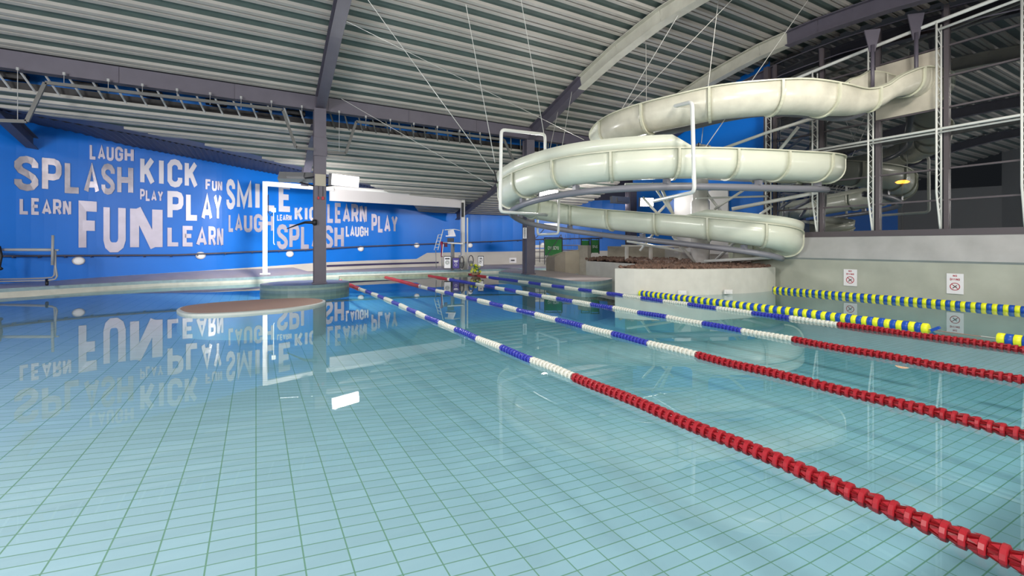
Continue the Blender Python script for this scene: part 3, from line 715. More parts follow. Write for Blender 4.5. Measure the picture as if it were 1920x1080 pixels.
# ================================================================ WHITE FRAME AND BLIND
rt = thing('blind_frame', 'white frame of two thin posts and a top rail in front of the lettering', 'frame', (.34, 22.4, .4))
m = MB(); m.box((.34, 22.4, 2.38), (.18, .18, 4.06)); m.build('post', M_white, rt)
m = MB(); m.box((10.7, 24.9, 2.4), (.20, .20, 4.5)); m.build('post', M_white, rt)
m = MB(); m.tube([(11.0, 24.9, .2), (11.0, 24.9, 3.3)], .05, 8); m.build('post', M_white, rt)
m = MB(); m.box((10.7, 24.9, .6), (.36, .36, .9)); m.build('shoe', M_dado, rt)
m = MB(); m.bar((.34, 22.4, 4.32), (3.3, 23.78, 4.42), .2, .20); m.build('top_rail', M_white, rt)
m = MB(); m.box((.34, 22.4, .42), (.4, .4, .05)); m.build('base_plate', M_white, rt)
rt = thing('roller_blind', 'long white rolled up blind right of the column under the roof ribs', 'blind', (3.2, 23.8, 3.8))
m = MB(); a, b = Vector((3.15, 23.8, 4.17)), Vector((10.7, 24.88, 4.20)); dirv = (b - a).normalized(); m.bar(a, b, .12, .66); m.build('screen', mat('blind_white', (.56, .53, .54), .5), rt)
m = MB(); m.tube([a + Vector((0, 0, .33)), b + Vector((0, 0, .33))], .10, 10); m.build('roll', M_white, rt, True)
m = MB(); m.bar(b + Vector((-.12, -.1, -.45)), b + Vector((.0, -.1, -.45)), .1, .85); m.build('end_cap', M_black, rt)
# hanging pull cord + buoy on the left post
rt = thing('hoist', 'small hoist with chain and hook hanging on the left white post', 'hoist', P(506, 395, 19.5))
m = MB(); m.box(P(513, 394, 19.5), (.16, .12, .18)); m.build('block', M_tube, rt)
m = MB(); m.tube([P(513, 398, 19.5), P(513, 456, 19.5), P(515, 459, 19.5)], .015, 6); m.build('cord', M_tube, rt)
m = MB(); m.tube([P(503, 365, 19.5), P(503, 398, 19.5), P(507, 404, 19.5), P(511, 400, 19.5)], .018, 6); m.build('chain', M_black, rt)

# ================================================================ POOLSIDE THINGS AT THE FAR END
D = 25.9
rt = thing('lifeguard_chair', 'tall lifeguard chair with white seat and ladder beside the thin white post', 'chair', P(845, 503, D))
def tb(name, pts, r, mm, par, d=D, n=6):
    m = MB(); m.tube([P(x, y, d) if len(q) == 0 else P(x, y, q[0]) for (x, y, *q) in pts], r, n); return m.build(name, mm, par, True)
tb('ladder_rail', [(814, 469), (822, 440)], .022, M_tube, rt); tb('ladder_rail', [(821, 469, D - .4), (831, 430, D - .4)], .022, M_tube, rt)
m = MB(); s0_ = P(845, 442, D); m.box(s0_ + Vector((0, 0, -.02)), (.50, .45, .05), -AY); m.build('seat', M_sign, rt)
m = MB(); q = [P(842, 430, D + .2), P(850, 430, D - .1), P(855, 443, D - .1), P(843, 443, D + .2)]; m.add([v for v in q] + [v + Vector((-.06, .05, 0)) for v in q], [(0, 1, 2, 3), (7, 6, 5, 4), (0, 4, 5, 1), (1, 5, 6, 2), (2, 6, 7, 3), (3, 7, 4, 0)]); m.build('backrest', M_sign, rt)
tb('arm_rest', [(834, 431), (852, 430), (862, 432)], .025, M_tube, rt); tb('arm_rest', [(834, 431, D + .4), (852, 431, D + .4)], .02, M_tube, rt)
m = MB(); m.bar(P(828, 455, D), P(870, 457, D), .55, .07); m.build('platform', M_dado, rt)
for x, dd in ((847, D - .2), (850, D + .3)):
    m = MB(); p = P(x, 480, dd); m.box((p.x, p.y, .2 + (P(x, 456, dd).z - .2) / 2), (.10, .10, P(x, 456, dd).z - .2)); m.build('leg', M_grey, rt)
for k in range(5): tb('rung', [(816 + k * 1.6, 464 - k * 6), (823 + k * 1.6, 464 - k * 6, D - .4)], .018, M_tube, rt)
tb('ladder_foot', [(817, 469), (818, 503)], .022, M_grey, rt); tb('ladder_foot', [(828, 470, D - .3), (829, 503, D - .3)], .022, M_grey, rt)
m = MB(); m.box(P(845, 450, D), (.36, .2, .22), -AY); m.build('bag', M_black, rt)
rt = thing('rescue_tube', 'red rescue tube hanging on the lifeguard chair ladder', 'rescue tube', P(828, 470, D - .5))
m = MB(); m.tube([P(828, 453, D - .5), P(829, 463, D - .5), P(828, 482, D - .5)], .08, 8, r2=.05); m.build('float', mat('rescue_red', (.22, .01, .05), .5), rt, True)
m = MB(); m.tube([P(831, 458, D - .6), P(829, 480, D - .6)], .02, 6); m.build('strap', M_sign, rt)
m = MB(); m.tube([P(836, 455, D - .4), P(836, 463, D - .4)], .09, 8); tag(m.build('whistle_pouch', mat('dark_red', (.10, .01, .04), .6)), 'dark red pouch hanging under the lifeguard platform', 'pouch')
def board(x0, x1, y0, y1, d, lb, face, marks):
    a = P(x0, y1, d); c = P((x0 + x1) / 2, y1, d); w_ = (x1 - x0) / F * d; hh = (y1 - y0) / F * d
    rt = thing('pavement_sign', lb, 'sign', c, 'free standing signs by the lifeguard chair')
    m = MB(); m.box((c.x, c.y, c.z + hh / 2), (w_, .05, hh), -AY); m.build('frame', M_black, rt)
    m = MB(); n_ = Vector((-S_, -C_, 0)); cc = c + n_ * .03; m.box((cc.x, cc.y, cc.z + hh / 2), (w_ * .86, .015, hh * .9), -AY); pn = m.build('panel', face, rt)
    m = MB(); e = c - n_ * .25; m.bar((e.x, e.y, c.z), (c.x, c.y, c.z + hh), w_ * .9, .03); m.build('rear_leg', M_black, rt)
    R_ = Vector((C_, -S_, 0)); c3 = c + n_ * .042
    for (kind, u, v, s, mm) in marks:
        m = MB()
        if kind == 'ring':
            pts = [c3 + R_ * (u * w_ + s * w_ * math.cos(k * PI / 8)) + Vector((0, 0, v * hh + s * w_ * math.sin(k * PI / 8))) for k in range(17)]; m.tube(pts, .012, 5)
        else: m.bar(c3 + R_ * (u - s) * w_ + Vector((0, 0, v * hh)), c3 + R_ * (u + s) * w_ + Vector((0, 0, v * hh)), .01, .04)
        m.build('mark', mm, pn)
board(832, 846, 480, 504, D - .8, 'white pavement sign with a round symbol left of the purple one', M_sign, [('ring', 0, .5, .25, M_fol), ('ring', 0, .5, .12, M_signblk), ('bar', 0, .82, .3, M_signblk), ('bar', 0, .76, .3, M_signblk)])
board(848, 862, 483, 504, D - .8, 'purple pavement sign with pale picture under the lifeguard chair', M_purp, [('bar', 0, .72, .3, M_sign), ('bar', 0, .62, .22, M_sign), ('ring', 0, .35, .15, M_sign)])
board(896, 907, 480, 500, D + .6, 'white pavement sign with dark print nearest the second column', M_sign, [('ring', .05, .62, .2, M_signblk), ('ring', -.1, .4, .16, M_signblk), ('bar', 0, .8, .25, M_signblk)])
def ring(x, y, rx, ry, d, lb, mm):
    m = MB(); m.tube([P(x + rx * math.cos(k * PI / 10), y - ry * math.sin(k * PI / 10), d) for k in range(21)], .03, 6); rt = thing('hoop', lb, 'hoop', P(x, y + ry, d)); m.build('tube', mm, rt, True)
    m = MB(); c = P(x, y + ry * .4, d); m.lathe([(.01, -.02), (.14, -.02), (.14, .02), (.01, .02)], c, 10, axis='y'); m.build('disc', M_grey, rt)
ring(883, 489, 4.5, 10, D + .4, 'dark hoop leaning on the dado right of the thin white post', M_frame)
ring(866, 492, 3.5, 11, D - .2, 'dark hoop half hidden by the thin white post', M_frame)
m = MB(); a, b = P(955, 488, 29.6), P(968, 488, 29.6); m.bar(a, b, .05, .32); rt = thing('wall_notice', 'white wall notice with a dark dash on the dado left of the second column', 'sign', a)
m.build('plate', M_sign, rt); m = MB(); m.bar(P(958, 488, 29.5), P(965, 488, 29.5), .02, .08); m.build('dash', M_signblk, rt)
# flowers
rt = thing('flower_pot', 'pot of yellow flowers at the end of the lanes', 'flowers', G(892, 516, .05))
base = G(892, 515.5, .05); m = MB(); m.lathe([(.20, 0), (.27, .12), (.3, .14), (.26, .14), (.2, .10)], base, 14); m.build('pot', M_terra, rt, True)
for k in range(34):
    a = random.random() * 6.28; r = random.uniform(0, .36); z = random.uniform(.14, .55); p = base + Vector((math.cos(a) * r, math.sin(a) * r, z)); yel_ = random.random() < .55
    m = MB()
    if yel_:
        for j in range(6):
            b_ = j * PI / 3; m.add([p, p + Vector((math.cos(b_ - .3) * .06, -.03, math.sin(b_ - .3) * .06)), p + Vector((math.cos(b_) * .09, -.02, math.sin(b_) * .09)), p + Vector((math.cos(b_ + .3) * .06, -.03, math.sin(b_ + .3) * .06))], [(0, 1, 2, 3)])
        m.build('flower', M_yel, rt)
    else:
        for j in range(5):
            b_ = random.random() * 6; q = p + Vector((math.cos(b_) * .12, math.sin(b_) * .06, random.uniform(-.05, .1))); s_ = Vector((0, 0, .035)); m.add([p, (p + q) / 2 + s_, q, (p + q) / 2 - s_], [(0, 1, 2, 3)])
        m.build('leaf', M_fol, rt)

# left: cover reel
d = 15.6
rt = thing('cover_reel', 'grey tubular pool cover reel on the deck at the left edge', 'reel', P(60, 527, d))
def tq(name, pts, r, mm): m = MB(); m.tube([P(x, y, dd) for x, y, dd in pts], r, 8); return m.build(name, mm, rt, True)
tq('roller', [(-60, 468, d), (100, 468.5, d)], .05, M_sill)
tq('axle', [(100, 469, d), (110, 469, d)], .03, M_sill)
tq('side_post', [(99, 441, d - .1), (98, 497, d - .1)], .04, M_sill)
tq('frame_tube', [(103, 470, d), (104, 500, d), (107, 518, d), (104, 523, d), (92, 525.5, d), (40, 527, d), (-60, 529, d)], .03, M_sill)
tq('frame_tube', [(104, 471, d + .5), (103, 500, d + .5), (102, 516, d + .5), (98, 520, d + .5), (82, 521.5, d + .5), (40, 523, d + .5), (-60, 524, d + .5)], .03, M_sill)
tq('foot', [(88, 524, d), (88, 534, d - .1)], .045, M_black)
tq('strap', [(-2, 462, d - .2), (2, 480, d - .2), (-2, 500, d - .2), (3, 505, d - .2)], .05, M_black)

# ================================================================ GLASS WALL
GX = 17.72
LV = [2.12, 3.0, 3.93, 5.73, 6.65, 7.55]
PY_ = [5.45, 7.15, 8.85, 10.55, 3.75, 2.05, .35, -1.35, -3.05, -4.75, -6.45]
wn = struct(thing('window_2', 'tall glass wall with dark mullions above the sloping sill', 'window', (GX, 4, 2.1)))
bays = sorted(PY_)
for i in range(len(bays) - 1):
    a, b = bays[i], bays[i + 1]; zt = lerp_tab(ROOF, (a + b) / 2) - .4
    m = MB(); m.add([(GX + .1, a + .03, 2.1), (GX + .1, b - .03, 2.1), (GX + .1, b - .03, zt), (GX + .1, a + .03, zt)], [(0, 1, 2, 3)])
    m.build('pane', M_glass, wn)
    for z in LV[1:]:
        m = MB(); m.bar((GX + .08, a, z), (GX + .08, b, z), .06, .05); m.build('mullion', M_frame, wn)
for y in bays:
    m = MB(); m.box((GX + .06, y - .10, 5.4), (.10, .11, 6.7)); m.build('mullion', M_frame, wn)
m = MB(); m.box((GX + .05, 10.75, 5.4), (.2, .18, 6.7)); m.build('mullion', M_frame, wn)
# concrete panel where the slide comes in
m = MB(); m.box((GX + .04, 6.28, 6.62), (.08, 1.62, 1.74)); m.build('infill_panel', mat('panel_render', (.50, .46, .38), .7, var=.14, vscale=1.8), wn)['label'] = 'beige infill panel where the slide enters'
for y in bays:
    top = 7.95 + (5.45 - y) * .035 * (1 if y < 9 else 1) + (0 if y > 5.4 else .0)
    top = {5.45: 8.19, 7.15: 8.03, 8.85: 7.86, 10.55: 7.65, 3.75: 8.3}.get(y, 8.3)
    lab = {5.45: 'white lattice post between the beige panel and the right edge panes', 7.15: 'white lattice post left of the beige panel', 8.85: 'white lattice post behind the end of the big slide turn', 10.55: 'white lattice post at the far end of the glass wall', 3.75: 'white lattice post at the right edge of the glass wall'}.get(y)
    if not lab: continue
    rt = thing('lattice_post', lab, 'post', (GX - .25, y, 2.12), 'white lattice posts of the glass wall')
    x0, x1 = GX - .03, GX - .36
    m = MB(); m.tube([(x0, y, 2.14), (x0, y, top)], .026, 8); m.build('chord', M_tube, rt, True)
    m = MB(); m.tube([(x0 - .06, y, 2.14), (x0 - .10, y + .0, 2.3), (x1, y + .0, 3.2), (x1, y, top)], .028, 8); m.build('chord', M_tube, rt, True)
    m = MB(); z = 2.45; k = 0; pts = []
    while z < top:
        t = min(1, (z - 2.2) / 1.0); xx = (x0 - .10 + (x1 - x0 + .10) * t) if k % 2 else x0; pts.append((xx, y, z)); z += .17; k += 1
    m.tube(pts, .012, 5); m.build('lacing', M_tube, rt)
rt = thing('glazing_rail', 'white horizontal tube rail crossing the glass wall at mid height', 'rail', (GX - .2, 5, 5.0))
m = MB(); m.tube([(GX - .34, -6, 5.05), (GX - .34, 10.6, 5.05)], .04, 8); m.tube([(GX - .20, -6, 4.98), (GX - .20, 10.6, 4.98)], .03, 8); m.build('tube', M_tube, rt, True)
rt = thing('head_tube', 'white double tube following the top of the glass wall', 'rail', (GX - .2, 5, 8.1))
m = MB(); hp = [(GX - .34, y, z) for y, z in [(12, 7.5), (10.55, 7.68), (8.85, 7.88), (7.15, 8.05), (5.45, 8.20), (3.75, 8.33), (1, 8.45), (-3, 8.3)]]; m.tube(hp, .055, 8); m.build('tube', M_tube, rt, True)
m = MB(); m.tube([(x + .16, y, z - .18) for x, y, z in hp if y < 6], .04, 8); m.build('tube', M_tube, rt, True)
m = MB(); c = Vector((21.5, 9.5, 4.1)); 
# street lamp outside glass
rt = thing('street_lamp', 'orange street lamp glowing outside behind the glass wall', 'lamp', (26, 10.6, 0))
pq = P(1692, 341, 26); rt.location = (pq.x, pq.y, 0)
m = MB(); m.tube([(pq.x, pq.y, 0), (pq.x, pq.y, pq.z + .05)], .05, 8); m.build('pole', M_frame, rt)
m = MB(); m.lathe([(.02, -.1), (.25, -.08), (.34, 0), (.2, .08), (.02, .1)], pq, 12); m.build('lantern', M_lampo, rt, True)
quad('floor_outside', [(18.4, -9, -.1), (60, -9, -.1), (60, 40, -.1), (18.4, 40, -.1)], mat('asphalt', (.03, .03, .03), .9)).name = 'floor'
# roof hangers of the slide
for px, yt, yb, dd, lb in ((1636, 55, 175, 13.8, 'tapered purple hanger bracket behind the upper flume'), (1718, 25, 165, 13.6, 'long purple hanger in front of the beige panel')):
    rt = thing('roof_hanger', lb, 'hanger', P(px, yb, dd)); a, b = P(px, yt, dd), P(px, yb, dd)
    m = MB(); c = a.lerp(b, .35)
    m.add([a + Vector((-.15, .15, 0)), a + Vector((.15, -.15, 0)), c + Vector((.05, -.05, 0)), c + Vector((-.05, .05, 0))] + [a + Vector((-.12, .18, 0)), a + Vector((.18, -.12, 0)), c + Vector((.08, -.02, 0)), c + Vector((-.02, .08, 0))], [(0, 1, 2, 3), (7, 6, 5, 4), (0, 4, 5, 1), (1, 5, 6, 2), (2, 6, 7, 3), (3, 7, 4, 0)]); m.build('gusset', M_steel, rt)
    m = MB(); m.tube([c + Vector((0, 0, .2)), b], .055, 8); m.build('rod', M_steel, rt, True)

# ================================================================ NO DIVING SIGNS
def nodiv(x0, x1, y0, y1, lb):
    X = 17.38; a = PX(x0, (y0 + y1) / 2, X); b = PX(x1, (y0 + y1) / 2, X); zt = PX((x0 + x1) / 2, y0, X).z; zb = PX((x0 + x1) / 2, y1, X).z
    yc = (a.y + b.y) / 2; w_ = abs(a.y - b.y); hh = zt - zb; rt = thing('no_diving_sign', lb, 'sign', (X, yc, zb), 'no diving signs')
    m = MB(); m.box((X, yc, (zt + zb) / 2), (.02, w_, hh)); plate = m.build('plate', M_sign, rt); x = X - .014
    for word, v0, v1, ww in (('NO', .84, .94, .24), ('DIVING', .66, .77, .58)):
        q, W = word_geo(word, .2, .14); m = MB()
        for qd in q: m.add([(x, yc + w_ * ww / 2 - v.x / W * w_ * ww, zb + hh * (v0 + (v1 - v0) * v.y)) for v in qd], [(0, 1, 2, 3)])
        m.build('text', M_signred, plate)
    R = w_ * .28; cz = zb + hh * .36
    def L2(u, v): return (x, yc - u * R, cz + v * R)
    m = MB(); m.tube([L2(math.cos(k * PI / 12), math.sin(k * PI / 12)) for k in range(25)], R * .09, 6); m.tube([L2(-.7, .7), L2(.7, -.7)], R * .08, 6); m.build('prohibition_ring', M_signred, plate)
    m = MB(); m.tube([L2(-.45, -.5), L2(-.05, -.05), L2(.4, .35)], R * .10, 6); m.tube([L2(-.05, -.05), L2(-.3, .4)], R * .09, 6); m.tube([L2(.05, .1), L2(.4, -.35)], R * .09, 6); m.build('diver_figure', M_signblk, plate)
nodiv(1582, 1607, 505, 536, 'smaller white NO DIVING sign, the left one on the green grey wall')
nodiv(1775, 1807, 513, 551, 'larger white NO DIVING sign, the right one on the green grey wall')

# ================================================================ WATER SLIDE
CP = [(1748, 7.0, 14.5), (1705, 6.95, 13.9), (1668, 6.66, 13.6), (1634, 6.28, 13.5), (1595, 6.10, 13.35), (1547, 6.10, 12.95), (1490, 6.10, 12.65), (1431, 6.05, 12.6), (1350, 6.0, 12.8), (1278, 5.93, 13.3), (1210, 5.87, 14.0), (1165, 5.82, 14.8), (1140, 5.76, 15.8),
 (1133, 5.65, 16.7), (1150, 5.5, 17.7), (1210, 5.35, 18.5), (1300, 5.2, 18.8), (1400, 5.0, 18.3), (1490, 4.8, 17.3), (1537, 4.65, 16.1), (1550, 4.53, 15.1), (1533, 4.46, 14.35), (1480, 4.42, 13.9), (1400, 4.4, 13.5), (1300, 4.4, 13.3), (1200, 4.38, 13.4), (1100, 4.33, 13.9), (1030, 4.25, 14.8), (980, 4.1, 15.9), (958, 3.9, 17.2),
 (985, 3.62, 18.6), (1040, 3.4, 19.2), (1100, 3.2, 19.0), (1180, 2.97, 18.0), (1288, 2.72, 16.9), (1395, 2.47, 15.95), (1450, 2.30, 15.75), (1474, 2.12, 16.2), (1465, 1.95, 17.1), (1420, 1.85, 17.8), (1370, 1.75, 18.1)]
cps = [PZ(a, z, d_) for a, z, d_ in CP]; SUB = 8
path = cat_rom(cps, SUB)
def pidx(cpi): return cpi * SUB
R_S = .50; WALLH = .30
SEC = [(-R_S, 0), (-R_S, -WALLH)] + [(-R_S * math.cos(a), -WALLH - R_S * .98 * math.sin(a)) for a in [PI * k / 14 for k in range(1, 14)]] + [(R_S, -WALLH), (R_S, 0)]
SECI = [(x * .93, y + (0 if i in (0, len(SEC) - 1) else .035)) for i, (x, y) in enumerate(SEC)]
def frame(i):
    t = (path[min(i + 1, len(path) - 1)] - path[max(i - 1, 0)]); t.z = 0; t.normalize()
    return Vector((t.y, -t.x, 0))     # right-hand side of travel
BANK = [(0, 0), (8, .1), (18, .48), (26, .55), (33, .3), (42, 0), (400, 0)]
def bk(i, x): return (x + R_S) * lerp_tab(BANK, i)
def sweep(m, i0, i1, sec, scale=1.0, closed=False, mi=0):
    n = len(sec); vs = []
    for i in range(i0, i1 + 1):
        s_ = frame(i)
        for (x, z) in sec: vs.append(path[i] + s_ * x * scale + Vector((0, 0, z + bk(i, x))))
    k = i1 - i0
    fs = [(a * n + j, a * n + (j + 1) % n, (a + 1) * n + (j + 1) % n, (a + 1) * n + j) for a in range(k) for j in range(n if closed else n - 1)]
    if closed: fs += [tuple(range(n))[::-1], tuple(k * n + j for j in range(n))]
    m.add(vs, fs, mi)
slide = thing('water_slide', 'long pale green winding water slide hung over the pool', 'slide', PZ(1313, .85, 18.4))
SECC = SEC + SECI[::-1]
LAST = len(path) - 1
segs = []; acc = 0; cuts = [0]
for i in range(1, len(path)):
    acc += (path[i] - path[i - 1]).length
    if acc > 1.62: cuts.append(i); acc = 0
cuts.append(LAST)
SEGO = {}
for a, b in zip(cuts, cuts[1:]):
    m = MB(); sweep(m, a, b, SECC, closed=True); SEGO[a] = m.build('channel_section', M_stain if a < pidx(10) else M_frp, slide, True)
for i in cuts[:-1]:
    s_ = frame(i); t = (path[min(i + 1, LAST)] - path[max(i - 1, 0)]).normalized(); vs = []
    ring_o = [(x * 1.0, z) for x, z in SEC]
    n = len(SEC)
    for dt in (-.035, .035):
        for k_ in (1.0, 1.11):
            for (x, z) in SEC:
                zz_ = z if z > -WALLH else -WALLH + (z + WALLH) * k_
                vs.append(path[i] + t * dt + s_ * x * k_ + Vector((0, 0, zz_ + bk(i, x * k_))))
    m = MB(); fs = []
    for j in range(n - 1):
        fs += [(j, j + 1, n + j + 1, n + j), (2 * n + j, 3 * n + j, 3 * n + j + 1, 2 * n + j + 1), (n + j, n + j + 1, 3 * n + j + 1, 3 * n + j)]
    fs += [(0, n, 3 * n, 2 * n), (n - 1, 3 * n - 1, 4 * n - 1, 2 * n - 1)]
    m.add(vs, fs); fo = m.build('joint_flange', M_flange, slide); fo.parent = SEGO[i]; fo.location = (0, 0, 0)
for sd in (-1, 1):
    m = MB(); sweep(m, 0, LAST, [(sd * R_S * .92, -.01), (sd * R_S * 1.10, -.01), (sd * R_S * 1.10, .025), (sd * R_S * .92, .025)], closed=True); m.build('rim', M_flange, slide)
def guard(i0, i1, sd, h_=.38):
    m = MB(); n = 4; vs = []
    for i in range(i0, i1 + 1):
        s_ = frame(i); k = min(1, (i - i0) / 3 + .02, (i1 - i) / 3 + .02); hh = h_ * k
        for (x, z) in ((R_S * .97, .02), (R_S * 1.03, .02), (R_S * 1.10, hh), (R_S * 1.05, hh)): vs.append(path[i] + s_ * sd * x + Vector((0, 0, z)))
    kk = i1 - i0; fs = [(a * n + j, a * n + (j + 1) % n, (a + 1) * n + (j + 1) % n, (a + 1) * n + j) for a in range(kk) for j in range(n)] + [(0, 1, 2, 3), tuple(kk * n + j for j in (3, 2, 1, 0))]
    m.add(vs, fs); m.build('splash_guard', M_frp, slide, True)
guard(pidx(24) + 1, pidx(30), 1 if frame(pidx(25)).dot(Vector((-S_, -C_, 0))) > 0 else -1)
guard(pidx(34), pidx(38), 1 if frame(pidx(35)).dot(Vector((-S_, -C_, 0))) > 0 else -1, .30)
# pipes that carry it
pipe = thing('slide_support_pipe', 'thick grey curved pipe carrying the two lower turns of the slide', 'pipe', path[pidx(20)] + Vector((0, 0, -1.1)))
m = MB(); m.tube([path[i] + Vector((0, 0, -1.03)) for i in range(pidx(20), pidx(37) - 2, 2)], .105, 12); m.build('pipe', M_pipe, pipe, True)
for i in range(pidx(21), pidx(36), 14):
    m = MB(); p = path[i]; m.bar(p + Vector((0, 0, -.95)), p + Vector((0, 0, -.80)), .16, .16); m.build('saddle', M_pipe, pipe)
pts = [P(*q) for q in [(1711, 172, 13.9), (1672, 172, 13.9), (1640, 192, 13.9), (1610, 214, 13.9), (1570, 222, 13.8), (1500, 214, 13.5), (1426, 213, 13.4), (1350, 225, 13.6), (1290, 240, 14.2), (1230, 254, 15.2), (1190, 268, 16.5)]]
m = MB(); m.tube(cat_rom(pts, 5), .095, 12); rt = thing('slide_support_pipe', 'grey curved pipe carrying the uppermost flume of the slide', 'pipe', pts[0]); m.build('pipe', M_pipe, rt, True)
m = MB(); m.tube([P(1655, 180, 13.9), P(1713, 176, 13.7)], .06, 8); m.build('branch', M_pipe, rt, True)
# white hoops hung round the channel
def rounded(pts, r=.12):
    out = []
    for i, p in enumerate(pts):
        if i in (0, len(pts) - 1): out.append(p); continue
        a = (pts[i - 1] - p).normalized(); b = (pts[i + 1] - p).normalized()
        for k in range(5):
            t = k / 4; q0 = p + a * r * (1 - t); q1 = p + b * r * t; out.append(q0.lerp(q1, t) if True else p)
    return out
def hoop(q, r, lb, cap=True):
    pts = [P(*a) for a in q]; rt = thing('support_hoop', lb, 'hoop', pts[0], 'white tube hoops round the slide'); m = MB(); m.tube(rounded(pts, .15), r, 10); m.build('tube', M_tube, rt, True)
hoop([(1022, 300, 16.0), (1022, 252, 16.0), (940, 243, 14.6), (938, 397, 14.6), (1025, 403, 16.5)], .055, 'tall white hoop around the left turn of the slide')
hoop([(1217, 262, 14.3), (1217, 210, 14.3), (1298, 191, 12.2), (1302, 360, 12.2), (1225, 377, 14.0)], .055, 'tall white hoop around the middle of the big front turn')
hoop([(1008, 402, 19.8), (1008, 440, 19.8), (1047, 438, 18.2), (1048, 372, 18.2)], .05, 'small white hoop under the start of the lower slide turn')
# column and braces
rt = thing('slide_column', 'thick white column with braces standing in the lava rock', 'column', PZ(1313, .8, 18.4)); c = PZ(1313, 0, 18.4)
m = MB(); m.lathe([(.36, .75), (.36, 3.4), (.30, 3.5), (.30, 4.3)], (c.x, c.y, 0), 20); m.build('shaft', M_white, rt, True)
ct = PZ(1318, 0, 16.2)
def strut(q, r, mm=M_tube): m = MB(); m.tube([P(*a) for a in q], r, 8); m.build('strut', mm, rt, True)
for q, r in (([(1318, 292, 18.2), (1440, 248, 17), (1537, 218, 16.0)], .06), ([(1455, 290, 17), (1497, 238, 16.4)], .06), ([(1372, 392, 17.5), (1532, 361, 16.3)], .07), ([(1340, 392, 18), (1395, 356, 17)], .05), ([(1325, 362, 18.2), (1355, 400, 18)], .05),
             ([(1425, 402, 17), (1448, 386, 16.8)], .05), ([(1238, 348, 17.6), (1262, 402, 17.6)], .06), ([(1205, 370, 17.6), (1235, 403, 17.6)], .05), ([(1262, 370, 17.8), (1228, 406, 17.8)], .05), ([(1222, 343, 17.6), (1262, 402, 17.6)], .05),
             ([(1262, 443, 17.8), (1302, 492, 18.2)], .06), ([(1385, 448, 17), (1342, 488, 18.2)], .06), ([(1313, 490, 18.2), (1400, 486, 17), (1462, 481, 16)], .06), ([(1175, 452, 19), (1310, 477, 18.4)], .05), ([(1172, 346, 18), (1300, 345, 18.2)], .06), ([(1305, 372, 18), (1440, 368, 17.5)], .04), ([(1200, 470, 19), (1240, 420, 18.5)], .05), ([(1310, 336, 18.2), (1310, 270, 18.2)], .10)):
    strut(q, r)
m = MB(); m.box(P(1317, 279, 18.0), (.5, .4, .24)); m.build('cap', M_sill, rt)
rt = thing('rock_railing', 'low cream railing with posts at the back of the lava rock', 'railing', P(1175, 485, 21))
for x in (1175, 1220, 1275):
    m = MB(); m.bar(P(x, 491, 21), P(x, 462, 21), .12, .12); m.build('post', M_dado, rt)
m = MB(); m.tube([P(1165, 461, 21), P(1290, 463, 21)], .05, 8); m.build('rail', M_dado, rt, True)

# suspension cables
CB = [((928, 305, 15.2), (872, 0), 8.9), ((1026, 287, 15.2), (977, 0), 8.9), ((926, 325, 15.4), (690, 0), 8.2), ((1095, 262, 16.5), (650, 40), 7.6), ((925, 350, 16), (640, 185), 6.6), ((1315, 268, 14.5), (1347, 0), 9.1), ((1306, 300, 13.0), (1515, 0), 9.0),
      ((1160, 214, 15.2), (1284, 8), 8.9), ((1172, 205, 15.0), (1372, 0), 9.1), ((1212, 192, 14.6), (1211, 78), 8.6), ((1030, 285, 17), (1048, 200), 7.6), ((1052, 285, 17), (1072, 172), 7.8)]
cl = ['first long cable from the left turn of the slide up past the blind', 'cable rising from the top of the tall left hoop', 'long slanting cable from the left turn toward the roof beam at the dark column', 'thin cable running far left from behind the big front turn', 'lowest thin cable slanting left under the cross beam', 'steep cable rising from the middle hoop', 'cable slanting right from the middle hoop to the roof', 'cable rising right from the top left of the upper flume', 'longer cable slanting right from the top left of the upper flume', 'short vertical cable above the upper flume', 'short cable left of the beige beam end', 'short cable right of the beige beam end']
for (a, b, zt), lb in zip(CB, cl):
    p = P(*a); q = G(b[0], b[1], zt); m = MB(); m.tube([p, q], .011 if lb.find('thin') < 0 else .008, 6); o = m.build('suspension_cable', M_cable); tag(o, 'pale ' + lb, 'cable', 'suspension cables of the slide')
rt = thing('cable_shackle', 'black shackle joining two cables at the middle hoop', 'shackle', P(1306, 303, 12.9))
m = MB(); m.tube([P(1310, 268, 13.5), P(1306, 303, 12.9), P(1328, 274, 13.2)], .018, 6); m.lathe([(.03, -.05), (.05, 0), (.03, .05)], P(1306, 301, 12.9), 8); m.build('links', M_black, rt)
rt = thing('cable_shackle', 'black shackle joining cables at the left turn of the slide', 'shackle', P(932, 343, 15))
m = MB(); m.tube([P(926, 318, 15), P(933, 344, 14.8), P(924, 336, 15)], .018, 6); m.build('links', M_black, rt)

